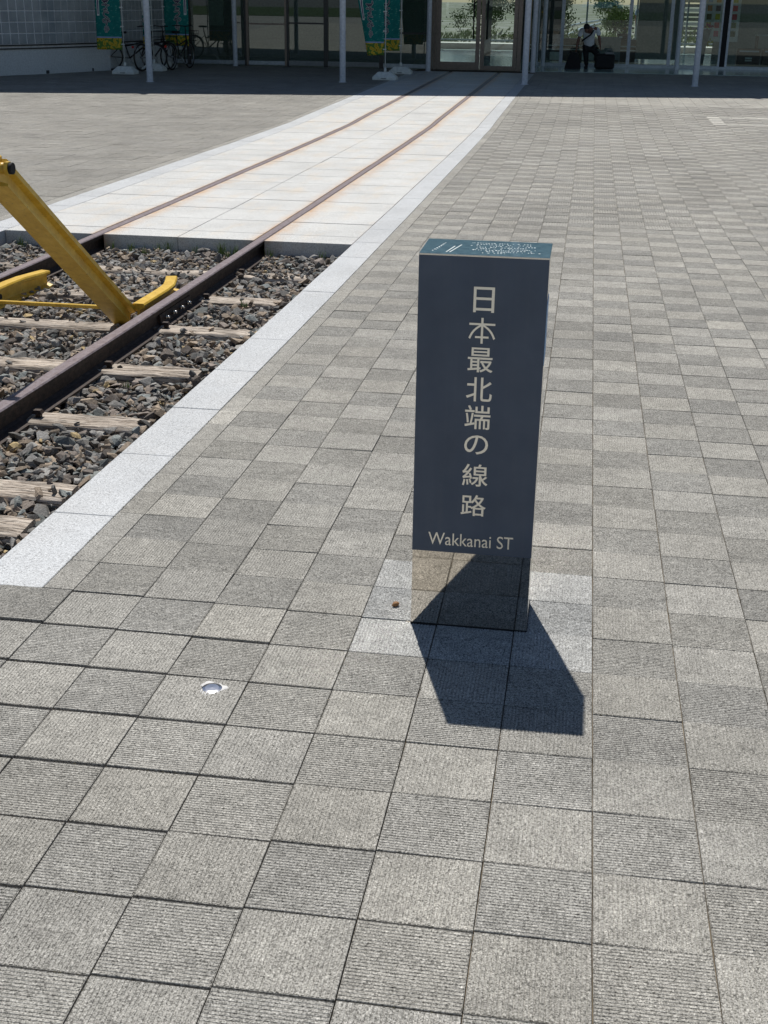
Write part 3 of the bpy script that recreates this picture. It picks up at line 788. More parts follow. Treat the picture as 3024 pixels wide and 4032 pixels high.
# ---------------------------------------------------------------- text helper
def text_obj(name, body, size, m, ext=.0008, align='CENTER', off=0.0):
    cu = bpy.data.curves.new(name, 'FONT'); cu.body = body; cu.size = size; cu.extrude = ext; cu.offset = off; cu.align_x = align; cu.resolution_u = 4
    tmp = bpy.data.objects.new(name+'_src', cu); COL.objects.link(tmp)
    dg = bpy.context.evaluated_depsgraph_get(); me = bpy.data.meshes.new_from_object(tmp.evaluated_get(dg))
    bpy.data.objects.remove(tmp); bpy.data.curves.remove(cu)
    me.materials.clear(); me.materials.append(m); me.name = name
    o = bpy.data.objects.new(name, me); COL.objects.link(o)
    return o
def fit(o, w_=None, h_=None, cx=None, x0=None, z0=None, ztop=None):
    """scale the letter mesh in its own plane, then stand it upright facing -y"""
    me = o.data; n = len(me.vertices); a = np.empty(n*3, np.float32); me.vertices.foreach_get('co', a); a = a.reshape(-1, 3)
    mn, mx = a.min(0), a.max(0)
    sx = (w_/(mx[0]-mn[0])) if w_ else None; sy = (h_/(mx[1]-mn[1])) if h_ else None
    sx = sx or sy; sy = sy or sx
    X = (a[:, 0]-mn[0])*sx; Z = (a[:, 1]-mn[1])*sy; Y = -a[:, 2]
    if cx is not None: X += cx-(mx[0]-mn[0])*sx/2
    elif x0 is not None: X += x0
    Z += z0 if z0 is not None else ztop-(mx[1]-mn[1])*sy
    b = np.stack([X, Y, Z], 1).astype(np.float32); me.vertices.foreach_set('co', b.ravel()); me.update()

# ---------------------------------------------------------------- the sign pillar
PXL, PXR, PYF, PYB = -.4675, -.1685, .797, .984
gz = zs(.88)-.006; H = .959+ (zs(.797)-gz)
pl = empty('sign_pillar', (PXL, PYF, gz), 'dark blue and mirror steel pillar sign lettered down its front, standing on pale tiles', 'sign')
W_, D_ = PXR-PXL, PYB-PYF
zb = zs(.797)-gz          # pillar-local height of the ground at the front
def wavy_face(mb, p00, pu, pv, nu, nv, amp, nrm):
    vs = []; fs = []
    for j in range(nv+1):
        for i in range(nu+1):
            a, b = i/nu, j/nv; e = math.sin(math.pi*a)*math.sin(math.pi*b)
            p = Vector(p00)+Vector(pu)*a+Vector(pv)*b+Vector(nrm)*amp*e*math.sin(a*5.1+b*3.7)
            vs.append(tuple(p))
    for j in range(nv):
        for i in range(nu): q = j*(nu+1)+i; fs.append((q, q+1, q+nu+2, q+nu+1))
    mb.add(vs, fs, True)
mb = MB(); wavy_face(mb, (0, 0, 0), (W_, 0, 0), (0, 0, .209+zb), 12, 8, .00012, (0, -1, 0))
mb.add([(0, 0, .209+zb), (W_, 0, .209+zb), (W_, 0, H), (0, 0, H)], [(0, 1, 2, 3)])
mb.add([(0, D_, 0), (W_, D_, 0), (W_, D_, H), (0, D_, H)], [(3, 2, 1, 0)])
mb.build('front_and_back_shell', M_MIRROR, pl, recalc=False)
mb = MB()
wavy_face(mb, (0, D_, 0), (0, -D_, 0), (0, 0, H), 8, 20, .0002, (-1, 0, 0))
wavy_face(mb, (W_, 0, 0), (0, D_, 0), (0, 0, H), 8, 20, .0002, (1, 0, 0))
mb.build('side_shell', M_STEEL, pl, recalc=False)
mb = MB(); mb.box(-.001, W_+.001, -.0022, -.0004, .209+zb, H-.0035, ch=.0003)
mb.build('navy_panel', M_NAVY, pl)
mb = MB(); mb.box(-.0015, W_+.0015, -.0025, D_+.0015, H-.0035, H+.001, ch=.0008)
tp = mb.build('top_plate', M_TOP, pl)
mb = MB(); mb.box(-.0009, W_+.0009, -.0028, -.0023, H-.0032, H+.0006); mb.build('top_trim', M_STEEL, pl)
chars = '日本最北端の線路'
tops = [.887, .8165, .7470, .6760, .6050, .5340, .4680, .3950]
hts = [.060, .062, .060, .060, .060, .049, .058, .056]
wds = [.049, .061, .060, .062, .062, .058, .063, .062]
cxs = [-.3135, -.3150, -.3160, -.3160, -.3170, -.3175, -.3170, -.3180]
# measured tops of the first and last characters are .887 and .367; the rest run evenly between them
tt_ = [.887, .8145, .7425, .6700, .6000, .5245, .4500, .3690]
for c_, t_, h_, w__, cx in zip(chars, tt_, hts, wds, cxs):
    if c_ == '本':           # drawn stroke by stroke
        q = .0027; b = MB(); zt = t_+zb; X0 = cx-PXL
        def bar(x0, z0, x1, z1, w0, w1, bend=0.0):
            d = Vector((x1-x0, z1-z0)); nn = Vector((-d.y, d.x)).normalized(); P_ = []
            for k_ in range(7):
                f = k_/6; c2 = Vector((x0, z0))+d*f+nn*bend*math.sin(math.pi*f); P_.append((c2, w0+(w1-w0)*f))
            yo = -.0005-.00012*len(b.f)/6
            vs = [(c2.x+nn.x*w2, yo, c2.y+nn.y*w2) for c2, w2 in P_]+[(c2.x-nn.x*w2, yo, c2.y-nn.y*w2) for c2, w2 in P_]
            b.add(vs, [(k_, k_+1, k_+8, k_+7) for k_ in range(6)])
        bar(X0-.0305, zt-.0155, X0+.0305, zt-.0155, q*.92, q*.92); bar(X0, zt, X0, zt-.062, q, q)
        bar(X0-.001, zt-.017, X0-.0295, zt-.050, q*.85, q*.95, -.0045); bar(X0+.001, zt-.017, X0+.0295, zt-.050, q*.85, q*.95, .0045)
        bar(X0-.016, zt-.0465, X0+.016, zt-.0465, q*.9, q*.9)
        o = b.build('character', M_LETTER, pl, recalc=False); o.location = (0, -.0028, 0); continue
    o = text_obj('character', c_, .06, M_LETTER, .0005, off=.0003); fit(o, w_=w__, h_=h_, cx=cx-PXL, ztop=t_+zb); o.parent = pl; o.location = (0, -.0028, 0)
o = text_obj('station_name', 'Wakkanai ST', .04, M_LETTER, .0004); fit(o, w_=.213, h_=.0335, x0=-.428-PXL, z0=.2285+zb); o.parent = pl; o.location = (0, -.0028, 0)
mb = MB(); mb.box(.2625, .2655, -.0032, -.0022, .2290+zb, .2315+zb); mb.build('full_stop', M_NAVY, pl)
# etched lines of small writing on the top, too small to read
mb = MB()
for r_ in range(8):
    yy = .026+r_*.018; x = .105 if r_ > 1 else .14
    x += random.uniform(0, .02)
    while x < (.278 if r_ > 0 else .22)-random.uniform(0, .03):
        w2 = random.uniform(.002, .0048)
        if random.random() < .8: mb.box(x, x+w2, yy-random.uniform(.001, .004), yy+random.uniform(.001, .004), H+.0011, H+.0014)
        x += w2+random.uniform(.0015, .005)
for k in range(7):
    mb.box(.025+k*.0032, .028+k*.0032, .03+k*.017, .038+k*.017, H+.001, H+.0013)
    mb.box(.032+k*.0022, .0345+k*.0022, .045+k*.015, .050+k*.015, H+.001, H+.0013)
mb.add([(.058, .02, H+.0013), (.061, .02, H+.0013), (.074, .10, H+.0013), (.071, .10, H+.0013)], [(0, 1, 2, 3)])
mb.add([(.066, .02, H+.0013), (.069, .02, H+.0013), (.088, .12, H+.0013), (.085, .12, H+.0013)], [(0, 1, 2, 3)])
tag(mb.build('etched_writing', M_WHITEMARK, tp), kind='stuff')
mb = MB(); mb.box(W_+.0002, W_+.0014, .02, .155, .70+zb, .845+zb); mb.build('sticker', M_BLUE, pl)
mb = MB()
for a_, b_, c2, d_ in ((-.0012, W_+.0012, -.0016, -.0002), (-.0014, -.0003, -.001, D_), (W_+.0003, W_+.0014, -.001, D_)): mb.box(a_, b_, c2, d_, 0, zb+.0035)
mb.build('base_gasket', M_BLACK, pl)
mb = MB(); mb.box(-.016, -.001, .004, .020, 0, .006, ch=.002); mb.build('sealant_blob', plain('dry_sealant', (.45, .38, .28), .8), pl)

# ---------------------------------------------------------------- small things on the paving
mk = empty('survey_marker', (-.875, .358, zs(.358)), 'small round metal stud set in the paving with white sealant round it', 'marker')
mb = MB()
n = 28
for (r0, z0, r1, z1) in ((0, .0035, .016, .0028), (.016, .0028, .0235, .0008), (.0235, .0008, .0245, -.002)):
    vs = [(r*math.cos(2*math.pi*k/n), r*math.sin(2*math.pi*k/n), z) for r, z in ((r0, z0), (r1, z1)) for k in range(n)]
    mb.add(vs, [(k, (k+1) % n, (k+1) % n+n, k+n) for k in range(n)], True)
mb.build('metal_disc', m_steel('bright_stud', .22, (.62, .62, .66)), mk)
mb = MB(); vs = []
for k in range(n):
    a = 2*math.pi*k/n; r1 = .031+.006*math.sin(3*a+1)+.003*math.sin(7*a)+random.gauss(0, .0015)
    vs += [(.0235*math.cos(a), .0235*math.sin(a), .0012), (r1*.93*math.cos(a), r1*.93*math.sin(a), .0016), (r1*math.cos(a), r1*math.sin(a), -.0015)]
fs = []
for k in range(n):
    a = 3*k; b = 3*((k+1) % n); fs += [(a, a+1, b+1, b), (a+1, a+2, b+2, b+1)]
mb.add(vs, fs, True); mb.build('sealant_ring', plain('white_sealant', (.62, .61, .60), .7), mk)
mb = MB(); mb.tube([(-.004, 0, .004), (0, 0, .005), (.005, .001, .0065), (.010, .002, .007), (.015, .004, .006), (.019, .006, .0045)], [.0008, .0038, .0062, .0064, .0045, .0010], 12, sx=1.2)
o = mb.build('dried_seed_pod', plain('dry_brown_husk', (.26, .13, .05), .7, bump=.5)); o.location = (-.527, .884, zs(.884)+.001); o.rotation_euler = (0, 0, .5)
tag(o, 'tiny brown dried pod on the pale tile left of the pillar foot', 'seed pod')
mb = MB()
for q in range(330):
    x = random.uniform(-1.4, 1.5); y = random.uniform(-1.2, 6.5); r = random.uniform(.0007, .0022)
    z = zs(y)+.0002; mb.add([(x-r, y, z), (x, y-r*.8, z), (x+r, y+r*.3, z), (x, y+r, z), (x, y, z+r)], [(0, 1, 4), (1, 2, 4), (2, 3, 4), (3, 0, 4)])
tag(mb.build('grit', plain('pale_grit', (.5, .48, .44), .9, var=.3), recalc=False), 'loose pale grit scattered on the paving', 'grit', kind='stuff')

mb = MB()
for q in range(26):
    x = random.uniform(-1.3, 1.3); y = random.uniform(-1.1, 5); a = random.uniform(0, 6.28); l = random.uniform(.006, .022); z = zs(y)+.0008
    dx, dy = math.cos(a)*l, math.sin(a)*l; w_ = random.uniform(.0006, .0016)
    mb.add([(x, y, z), (x+dx*.5-dy/l*w_, y+dy*.5+dx/l*w_, z+.0012), (x+dx, y+dy, z), (x+dx*.5+dy/l*w_, y+dy*.5-dx/l*w_, z)], [(0, 3, 2, 1)])
tag(mb.build('plant_litter', plain('dry_litter', (.06, .04, .025), .9), recalc=False), 'tiny dry twigs and leaf scraps lying on the paving', 'litter', kind='stuff')

# ================================================================ the station building
st = empty('station_building', (0, 32, GB), 'glass fronted station building with low white wall, bronze doors and roof on slim posts', 'building')
SO = Vector((0, 32, GB))
def L(x, y, z): return (x, y-32, z)           # z above the ground at the building
def bx(mb, x0, x1, y0, y1, z0, z1, ch=0): mb.box(x0, x1, y0-32, y1-32, z0, z1, ch=ch); return mb
HR = 6.3
# roof: front edge follows the line of posts
def roofline(x): return 26.95+.235*(x+1.57)+.16
b = MB(); xa, xb_ = -30, 22
poly = [(xa, roofline(xa)-32), (xb_, roofline(xb_)-32), (xb_, 16), (xa, 16)]
n4 = [(x, y, HR) for x, y in poly]+[(x, y, HR+.02) for x, y in poly]
b.add(n4, [(3, 2, 1, 0), (4, 5, 6, 7), (0, 1, 5, 4), (1, 2, 6, 5), (2, 3, 7, 6), (3, 0, 4, 7)]); b.build('soffit', M_SOFFIT, st)
b = MB(); n4 = [(x, y, HR+.023) for x, y in poly]+[(x, y, HR+.36) for x, y in poly]
b.add(n4, [(3, 2, 1, 0), (4, 5, 6, 7), (0, 1, 5, 4), (1, 2, 6, 5), (2, 3, 7, 6), (3, 0, 4, 7)]); b.build('roof', M_ROOF, st)
b = MB(); bx(b, -30, 22, 33.0, 46, HR+.38, HR+7, 0); b.build('upper_storey', M_GREYP, st)
# slim posts
posts = [(-9.262, 24.92+.05), (-5.385, 26.23+.05), (-1.508, 26.89+.07), (2.15, 27.61+.05)]
while len(posts) < 7: posts.append((posts[-1][0]+3.8, posts[-1][1]+.85))
posts.insert(0, (-13.1, 24.1))
b = MB(); b.tube([(0, 0, 0), (0, 0, HR)], .066, 18, caps=False); b.tube([(0, 0, 0), (0, 0, .012)], .085, 18)
first = None
for x, y in posts:
    if first is None: o = b.build('post', M_POLE, st); first = o
    else: o = bpy.data.objects.new('post', first.data); COL.objects.link(o); o.parent = st
    o.location = (x, y-32, zs(y)-GB)
b = MB(); b.tube([(0, 0, 0), (0, 0, HR)], .060, 16, caps=False); b.tube([(0, 0, 0), (0, 0, .012)], .075, 16)
first = None
for x, y in ((-9.2, 31.65), (-4.13, 31.2), (-1.55, 31.7), (-1.42, 34.75), (2.13, 34.3)):
    if first is None: o = b.build('rear_post', M_POLE, st); first = o
    else: o = bpy.data.objects.new('rear_post', first.data); COL.objects.link(o); o.parent = st
    o.location = (x, y-32, 0)

# low white wall with glass blocks over it, left
wl = empty('low_wall_bay', (0, 0, 0)); wl.parent = st
WP = [(-16.9, 19.4), (-12.95, 25.65), (-12.3, 26.75), (-11.45, 28.6), (-11.0, 32.0)]
def wallstrip(mb, z0, z1, off, th=.1):
    for (xa_, ya), (xb2, yb2) in zip(WP[:-1], WP[1:]):
        d = Vector((xb2-xa_, yb2-ya, 0)); nrm = Vector((d.y, -d.x, 0)).normalized()
        a = Vector((xa_, ya-32, 0))+nrm*off; c = Vector((xb2, yb2-32, 0))+nrm*off
        vs = [a, c, c-nrm*th, a-nrm*th]; vs = [(p.x, p.y, z0) for p in vs]+[(p.x, p.y, z1) for p in vs]
        mb.add(vs, [(3, 2, 1, 0), (4, 5, 6, 7), (0, 1, 5, 4), (1, 2, 6, 5), (2, 3, 7, 6), (3, 0, 4, 7)])
b = MB(); wallstrip(b, -.02, .53, .0, .2); b.build('white_base', M_WALL, wl)
b = MB(); wallstrip(b, .535, .56, .03, .2); wallstrip(b, .60, .63, .02, .2); b.build('ledge', M_DARK, wl)
b = MB(); wallstrip(b, .56, .60, -.02, .2); wallstrip(b, .63, 4.5, -.03, .08); b.build('grout', M_GROUT, wl)
for k, (px, py) in enumerate(((-12.95, 25.65), (-12.28, 26.8), (-11.7, 28.1))):
    b = MB(); b.box(px-.03, px+.02, py-32-.05, py-32+.05, 0, .07, ch=.005); b.build('drain_spout', M_DARK, wl)
tot = 0
blk = MB(); blk.box(-.093, .093, -.012, .012, -.104, .104, ch=.006); first = None
for (xa_, ya), (xb2, yb2) in list(zip(WP[:-1], WP[1:])):
    d = Vector((xb2-xa_, yb2-ya, 0)); ln = d.length; d.normalize(); nrm = Vector((d.y, -d.x, 0)); q = ln/max(1, round(ln/.213))
    for i in range(round(ln/.213)):
        p = Vector((xa_, ya-32, 0))+d*(q*(i+.5))-nrm*.028
        if p.y < -8.6: continue
        for r_ in range(7 if ya > 20 else 5):
            if first is None: o = blk.build('glass_block', M_BLOCK, wl); first = o
            else: o = bpy.data.objects.new('glass_block', first.data); COL.objects.link(o); o.parent = wl
            o.location = (p.x, p.y, .745+r_*.232); o.rotation_euler = (0, 0, math.atan2(d.y, d.x)); tot += 1

# glazed front: bays of frame and pane
def bay(x0, x1, y, z1=HR, sill=.10, frame=M_DARK, sillm=M_ALU, glass=M_GLASS, mw=.055, midrail=None):
    b = MB()
    bx(b, x0, x0+mw, y-.05, y+.05, 0, z1); bx(b, x1-mw, x1, y-.05, y+.05, 0, z1); bx(b, x0+mw, x1-mw, y-.05, y+.05, 3.4, 3.5)
    if midrail: bx(b, x0+mw, x1-mw, y-.03, y+.03, midrail-.02, midrail+.02)
    f = b.build('window_frame', frame, st)
    b = MB(); bx(b, x0+mw, x1-mw, y-.06, y+.06, .02, .02+sill, .004); b.build('sill', sillm, f)
    b = MB(); b.add([L(x0+mw, y, .02+sill), L(x1-mw, y, .02+sill), L(x1-mw, y, z1), L(x0+mw, y, z1)], [(0, 1, 2, 3)]); b.build('pane', glass, f, recalc=False)
    return f
bay(-11.0, -10.55, 32.1); bay(-10.55, -9.0, 32.1); bay(-9.0, -7.93, 32.1, frame=M_BRONZE, midrail=1.02)
bay(-7.93, -6.9, 32.1, sill=.12, sillm=M_GREYP, midrail=1.05); bay(-6.9, -5.45, 32.1, sill=.12, sillm=M_GREYP); bay(-5.45, -4.22, 32.1, midrail=.86)
# side return between the two fronts
b = MB(); bx(b, -1.83, -1.74, 31.9, 32.1, 0, HR); bx(b, -1.70, -1.62, 33.6, 33.7, 0, HR); rf = b.build('return_frame', M_DARK, st)
b = MB(); b.add([(-1.66, .1, .05), (-1.66, 3.2, .05), (-1.66, 3.2, HR), (-1.66, .1, HR)], [(0, 1, 2, 3)]); b.build('pane', M_GLASS2, rf, recalc=False)
b = MB(); bx(b, -1.75, -1.69, 32.4, 32.6, .2, 1.7); b.build('yellow_poster', M_ORANGE, rf)
# doors
ds = MB()
bx(ds, -4.20, -4.12, 31.95, 32.12, 0, 2.6); bx(ds, -4.10, -4.03, 31.98, 32.1, 0, 2.6); bx(ds, -1.98, -1.88, 31.95, 32.12, 0, 2.6); bx(ds, -4.2, -1.88, 31.95, 32.12, 2.6, 2.75)
ds.build('door_frame', M_BRONZE, st)
b = MB(); b.add([L(-4.2, 32.03, 2.75), L(-1.88, 32.03, 2.75), L(-1.88, 32.03, HR), L(-4.2, 32.03, HR)], [(0, 1, 2, 3)]); b.build('transom_pane', M_GLASS, st, recalc=False)
for x0, x1, hs in ((-4.02, -2.93, 1), (-2.91, -1.99, -1)):
    b = MB(); sw = .10
    bx(b, x0, x0+sw, 31.97, 32.03, .01, 2.58, .004); bx(b, x1-sw, x1, 31.97, 32.03, .01, 2.58, .004); bx(b, x0+sw, x1-sw, 31.97, 32.03, 2.46, 2.58); bx(b, x0+sw, x1-sw, 31.97, 32.03, .01, .20 if hs == 1 else .12)
    dl = b.build('door', M_BRONZE, st)
    b = MB(); b.add([L(x0+sw, 32.0, .12), L(x1-sw, 32.0, .12), L(x1-sw, 32.0, 2.46), L(x0+sw, 32.0, 2.46)], [(0, 1, 2, 3)]); b.build('pane', M_GLASS2, dl, recalc=False)
    hx = x1-.16 if hs == 1 else x0+.16
    b = MB(); b.tube([L(hx, 31.90, .75), L(hx, 31.90, 1.75)], .017, 8); b.tube([L(hx, 31.97, 1.68), L(hx, 31.90, 1.68)], .012, 8); b.tube([L(hx, 31.97, .82), L(hx, 31.90, .82)], .012, 8); b.build('handle', M_BLACK, dl)
# right hand glazing
YB = 35.2
for x0, x1 in ((-1.62, -.95), (-.95, .86), (.86, 1.95), (1.95, 3.30)):
    bay(x0, x1, YB, sill=.07, frame=M_POLE, glass=M_GLASS2, mw=.045)
b = MB(); bx(b, 3.30, 3.44, YB-.05, YB+.2, 0, HR); b.build('black_column', M_BLACK, st)
bay(3.44, 5.9, YB, sill=.07, frame=M_POLE, glass=M_GLASS2, mw=.06); bay(5.9, 9.0, YB, sill=.07, frame=M_POLE, glass=M_GLASS2, mw=.06)
b = MB(); bx(b, -1.62, 9.0, YB-.10, YB-.062, 0, .07); b.build('threshold', M_ALU, st)
# inside: floor, ceiling, partitions
b = MB(); bx(b, -14, 20, 32.2, 45.5, -.02, .012); b.build('floor', M_FLOOR, st)
b = MB(); bx(b, -14, -4.6, 36.5, 36.6, .012, HR-.01); bx(b, 1.15, 2.35, 38.2, 38.3, .10, HR-.01); bx(b, 3.6, 20, 41.0, 41.1, .012, HR-.01); bx(b, -14.1, -14, 32.2, 45.5, .012, HR-.01); bx(b, -3.4, -3.1, 38, 38.1, .012, HR-.01); b.build('partition', M_INWALL, st)
b = MB(); bx(b, -2.45, -1.0, 40.0, 40.1, .012, 3.0); b.build('dark_partition', M_DARK, st)
b = MB()
for x in np.arange(-14, 20, 1.7): bx(b, x, x+.06, 45.4, 45.5, .012, HR-.01)
bx(b, -14, 20, 45.38, 45.46, .30, .36); bx(b, -14, 20, 45.38, 45.46, 2.2, 2.26)
b.build('rear_glazing_bars', M_ALU, st)
# dark lettering stuck on the glass behind the bicycles
for k, ch_ in enumerate('わっかない'):
    o = text_obj('window_letter', ch_, .2, M_BLACK, .001); fit(o, h_=.17 if ch_ != 'っ' else .12, cx=-10.72, ztop=1.92-k*.225); o.parent = st; o.location = (0, .03, 0)
b = MB(); bx(b, -10.93, -10.60, 32.0, 32.02, .36, .58); ps = b.build('wall_poster', M_PAPER, st)
b = MB(); b.tube([L(-10.84, 31.995, .42), L(-10.84, 31.995, .54)], .025, 8); b.tube([L(-10.70, 31.995, .42), L(-10.70, 31.995, .54)], .025, 8); b.build('poster_print', M_BLUE, ps)
b = MB(); bx(b, -10.15, -9.75, 32.6, 32.64, .95, 1.75, .004); o = b.build('reflection_panel', M_PAPER, st)  # added white panel standing in for bright reflections in the pane

# ---------------------------------------------------------------- things inside, seen through the glass
def thing(name, loc, label, cat, group=None, rz=0): return empty(name, loc, label, cat, group, rz)
t = thing('display_counter', (-.2, 38.6, GB+.012), 'long brown counter with white stripes behind the bending man', 'counter')
b = MB(); b.box(-1.0, 1.35, -.3, .3, 0, .62, ch=.01); b.build('cabinet', M_BROWN, t)
b = MB(); b.box(-1.25, 1.35, -.325, -.302, .30, .335); b.box(-1.25, 1.35, -.325, -.302, .41, .44); b.build('white_stripe', M_PAPER, t)
b = MB(); b.box(-1.15, -.85, -.36, -.31, .02, .24); b.build('white_block', M_PAPER, t)
b = MB(); b.box(-.2, .15, -.36, -.31, .02, .24); b.build('white_block', M_PAPER, t)
t = thing('flower_arrangement', (.75, 38.6, GB+.632), 'pot of flowers on the brown counter by the window post', 'flowers')
b = MB(); b.tube([(0, 0, 0), (0, 0, .16)], [.14, .18], 14); b.build('pot', M_BROWN, t)
for nm, m_, cnt, sz in (('foliage', M_GREEN, 60, .06), ('blossom', M_PAPER, 14, .03), ('orange_blossom', M_ORANGE, 6, .045)):
    b = MB()
    for q in range(cnt):
        c_ = Vector((random.gauss(0, .16), random.gauss(0, .1), .18+abs(random.gauss(.12, .12))))
        a = Vector((random.gauss(0, 1), random.gauss(0, 1), random.gauss(0, 1))).normalized()*sz; d = a.cross(Vector((random.random(), random.random(), random.random()))).normalized()*sz*.6
        b.add([c_-a, c_+d, c_+a, c_-d], [(0, 1, 2, 3)])
    b.build(nm, m_, t, recalc=False)
t = thing('grey_screen', (.38, 36.9, GB+.012), 'grey freestanding screen with pale corners in front of the counter', 'screen')
b = MB(); b.box(-.30, .30, -.015, .015, .10, .72); b.build('panel', M_GREYP, t)
b = MB(); b.box(-.33, -.24, -.02, .02, .70, .74); b.box(.24, .33, -.02, .02, .70, .74); b.build('pale_corner', M_PAPER, t)
b = MB(); b.box(-.30, -.27, -.1, .1, 0, .10); b.box(.27, .30, -.1, .1, 0, .10); b.build('foot', M_GREYP, t)
t = thing('leaflet_rack', (3.62, 40.3, GB+.012), 'rack of coloured leaflets beside the black column', 'rack')
b = MB(); b.box(-.45, .62, -.02, .02, .55, 2.6); b.build('backboard', M_PAPER, t)
cols = [M_RED, M_ORANGE, M_GREEN2, M_YFL, M_BLUE, M_PINK, M_BROWN, M_GREEN]
for r_ in range(5):
    for k in range(4):
        b = MB(); b.box(-.36+k*.25, -.22+k*.25, -.035, -.022, .70+r_*.24, .86+r_*.24); b.build('leaflet', cols[(r_*3+k*5) % 8], t)
b = MB()
for x in (-.4, -.1, .3): b.tube([(x, 0, 0), (x*.9, 0, .6)], .012, 6)
b.build('leg', M_DARK, t)
t = thing('flower_vase', (3.02, 37.6, GB+.012), 'tall grey vase with pink and yellow flowers left of the leaflet rack', 'vase')
b = MB(); b.tube([(0, 0, 0), (.02, 0, .5), (.08, 0, .95)], [.05, .07, .12], 12); b.build('vase', M_GREYP, t)
for nm, m_, c0, cnt in (('pink_blossom', M_PINK, (.12, 0, 1.02), 16), ('yellow_blossom', M_YFL, (.12, 0, .62), 12)):
    b = MB()
    for q in range(cnt):
        c_ = Vector(c0)+Vector((random.gauss(0, .06), random.gauss(0, .05), random.gauss(0, .05))); a = Vector((random.gauss(0, 1), random.gauss(0, 1), random.gauss(0, 1))).normalized()*.05; d = a.cross(Vector((.3, .5, .8))).normalized()*.04
        b.add([c_-a, c_+d, c_+a, c_-d], [(0, 1, 2, 3)])
    b.build(nm, m_, t, recalc=False)
t = thing('round_table', (4.72, 37.0, GB+.012), 'small table with a white top at the right edge behind glass', 'table')
b = MB(); b.box(-.32, .32, -.25, .25, .82, .85, ch=.006); b.build('tabletop', M_PAPER, t)
for x in (-.28, .28):
    for y in (-.2, .2):
        b = MB(); b.tube([(x, y, 0), (x, y, .82)], .02, 8); b.build('leg', M_BROWN, t)
for k, (bxx, lab) in enumerate(((4.15, 'brown wooden crate with a white striped label, left of two by the table'), (4.83, 'brown wooden crate with a white crossed label, under the small table'))):
    t = thing('wooden_crate', (bxx, 36.2, GB+.012), lab, 'crate', 'brown crates by the right window')
    b = MB(); b.box(-.31, .31, -.2, .2, 0, .50, ch=.008); b.build('box', M_BROWN, t)
    b = MB(); b.box(-.26, .26, -.215, -.202, .42, .46); b.build('handle_rail', M_ALU, t)
    b = MB()
    if k == 0: b.box(-.09, .09, -.207, -.202, .18, .22); b.box(-.09, .09, -.207, -.202, .24, .28)
    else:
        for a_ in (.8, -.8): b.box(-.09, .09, -.207, -.202, -.02, .02, M=Matrix.Translation((0, 0, .23)) @ Matrix.Rotation(a_, 4, 'Y'))
    b.build('paper_label', M_PAPER, t)
# beyond the building: concrete platform edge, planted bed and fence
g = MB(); g.box(-40, 40, 46.0, 47.2, GB-.02, GB+.20); tag(g.build('platform_kerb', M_CONC), 'pale concrete platform edge beyond the rear windows', 'kerb')
g = MB()
for q in range(7000):
    x = random.uniform(-14, 12); y = random.uniform(50, 62); dn = math.sin(x*1.1+.4)*math.sin(y*.7+x*.3)
    if dn < -.1: continue
    h = random.uniform(.05, .55)*(.4+dn); z = GB+random.uniform(0, h); a = random.uniform(0, 6.28); s_ = random.uniform(.05, .14)
    g.add([(x, y, z), (x+s_*math.cos(a), y+s_*math.sin(a), z+s_*.4), (x+s_*.3, y, z+s_*1.5)], [(0, 1, 2)])
tag(g.build('planted_bed', M_GREEN2, recalc=False), 'green plants growing beyond the rear windows', 'plants', kind='stuff')
g = MB(); sheet(g, -60, 60, 47.2, 48.8, .004); tag(g.build('rear_path', M_CONC, recalc=False), kind='structure')
def m_yard():
    t = NT('gravel_yard'); co = t.P('world')
    c = t.ramp(t.noise(co, .45, 5, .7), [(.35, (.07, .10, .035)), (.48, (.16, .17, .12)), (.6, (.26, .26, .235)), (.75, (.34, .335, .31))])
    return t.set(c, .9, 0, t.bump(t.noise(co, 12, 3), .03, 1), .2)
g = MB(); sheet(g, -150, 150, 48.8, 380, .004); tag(g.build('rear_yard', m_yard(), recalc=False), kind='structure')
for xo, lab in ((-2.6, 'pale curving rail left of two in the yard behind the station'), (-1.4, 'pale curving rail right of two in the yard behind the station')):
    b = MB(); b.tube([(xo+.0009*(y-52)**2, y, GB+.10) for y in range(52, 130, 6)], .06, 6); tag(b.build('rail', M_ALU), lab, 'rail', 'rails in the yard behind the station')
def bush(x, y, r_, h, m_, lab, n_=3800):
    t = thing('bush', (x, y, GB), lab, 'bush', 'bushes behind the station')
    b = MB(); b.tube([(0, 0, 0), (.05, 0, h*.5)], [.07, .03], 7); b.tube([(0, 0, h*.2), (-.2*r_, .1, h*.6)], [.04, .015], 6); b.build('stem', M_BROWN, t)
    b = MB(); cl = [(random.gauss(0, r_*.4), random.gauss(0, r_*.4), random.uniform(.3, .95)*h) for _ in range(14)]
    for q in range(n_):
        c0 = random.choice(cl); c_ = Vector((c0[0]+random.gauss(0, r_*.2), c0[1]+random.gauss(0, r_*.2), max(.05, c0[2]+random.gauss(0, h*.09))))
        a = Vector((random.gauss(0, 1), random.gauss(0, 1), random.gauss(0, 1))).normalized()*.055; d = a.cross(Vector((random.random(), random.random(), random.random()))).normalized()*.032
        b.add([c_-a, c_+d, c_+a, c_-d], [(0, 1, 2, 3)])
    b.build('crown', m_, t, recalc=False)
bush(-1.7, 52, .9, 2.6, M_GREEN, 'dark green bush left of the bending man, beyond the glass'); bush(-4.6, 56, 1.2, 2.2, M_GREEN, 'dark green bush seen through the bronze doors'); bush(.9, 64, 1.0, 1.7, M_GREEN2, 'yellow green bush above the flower pot, beyond the glass')
fn = thing('rear_fence', (3.8, 60, GB), 'slatted grey board fence in the yard, seen through the right windows', 'fence')
for k in range(12):
    b = MB(); b.box(-1.4, 9, -.02, .02, .1+k*.19, .1+k*.19+.13); b.build('board', M_PAPER if k % 3 == 0 else M_FENCE, fn)
b = MB()
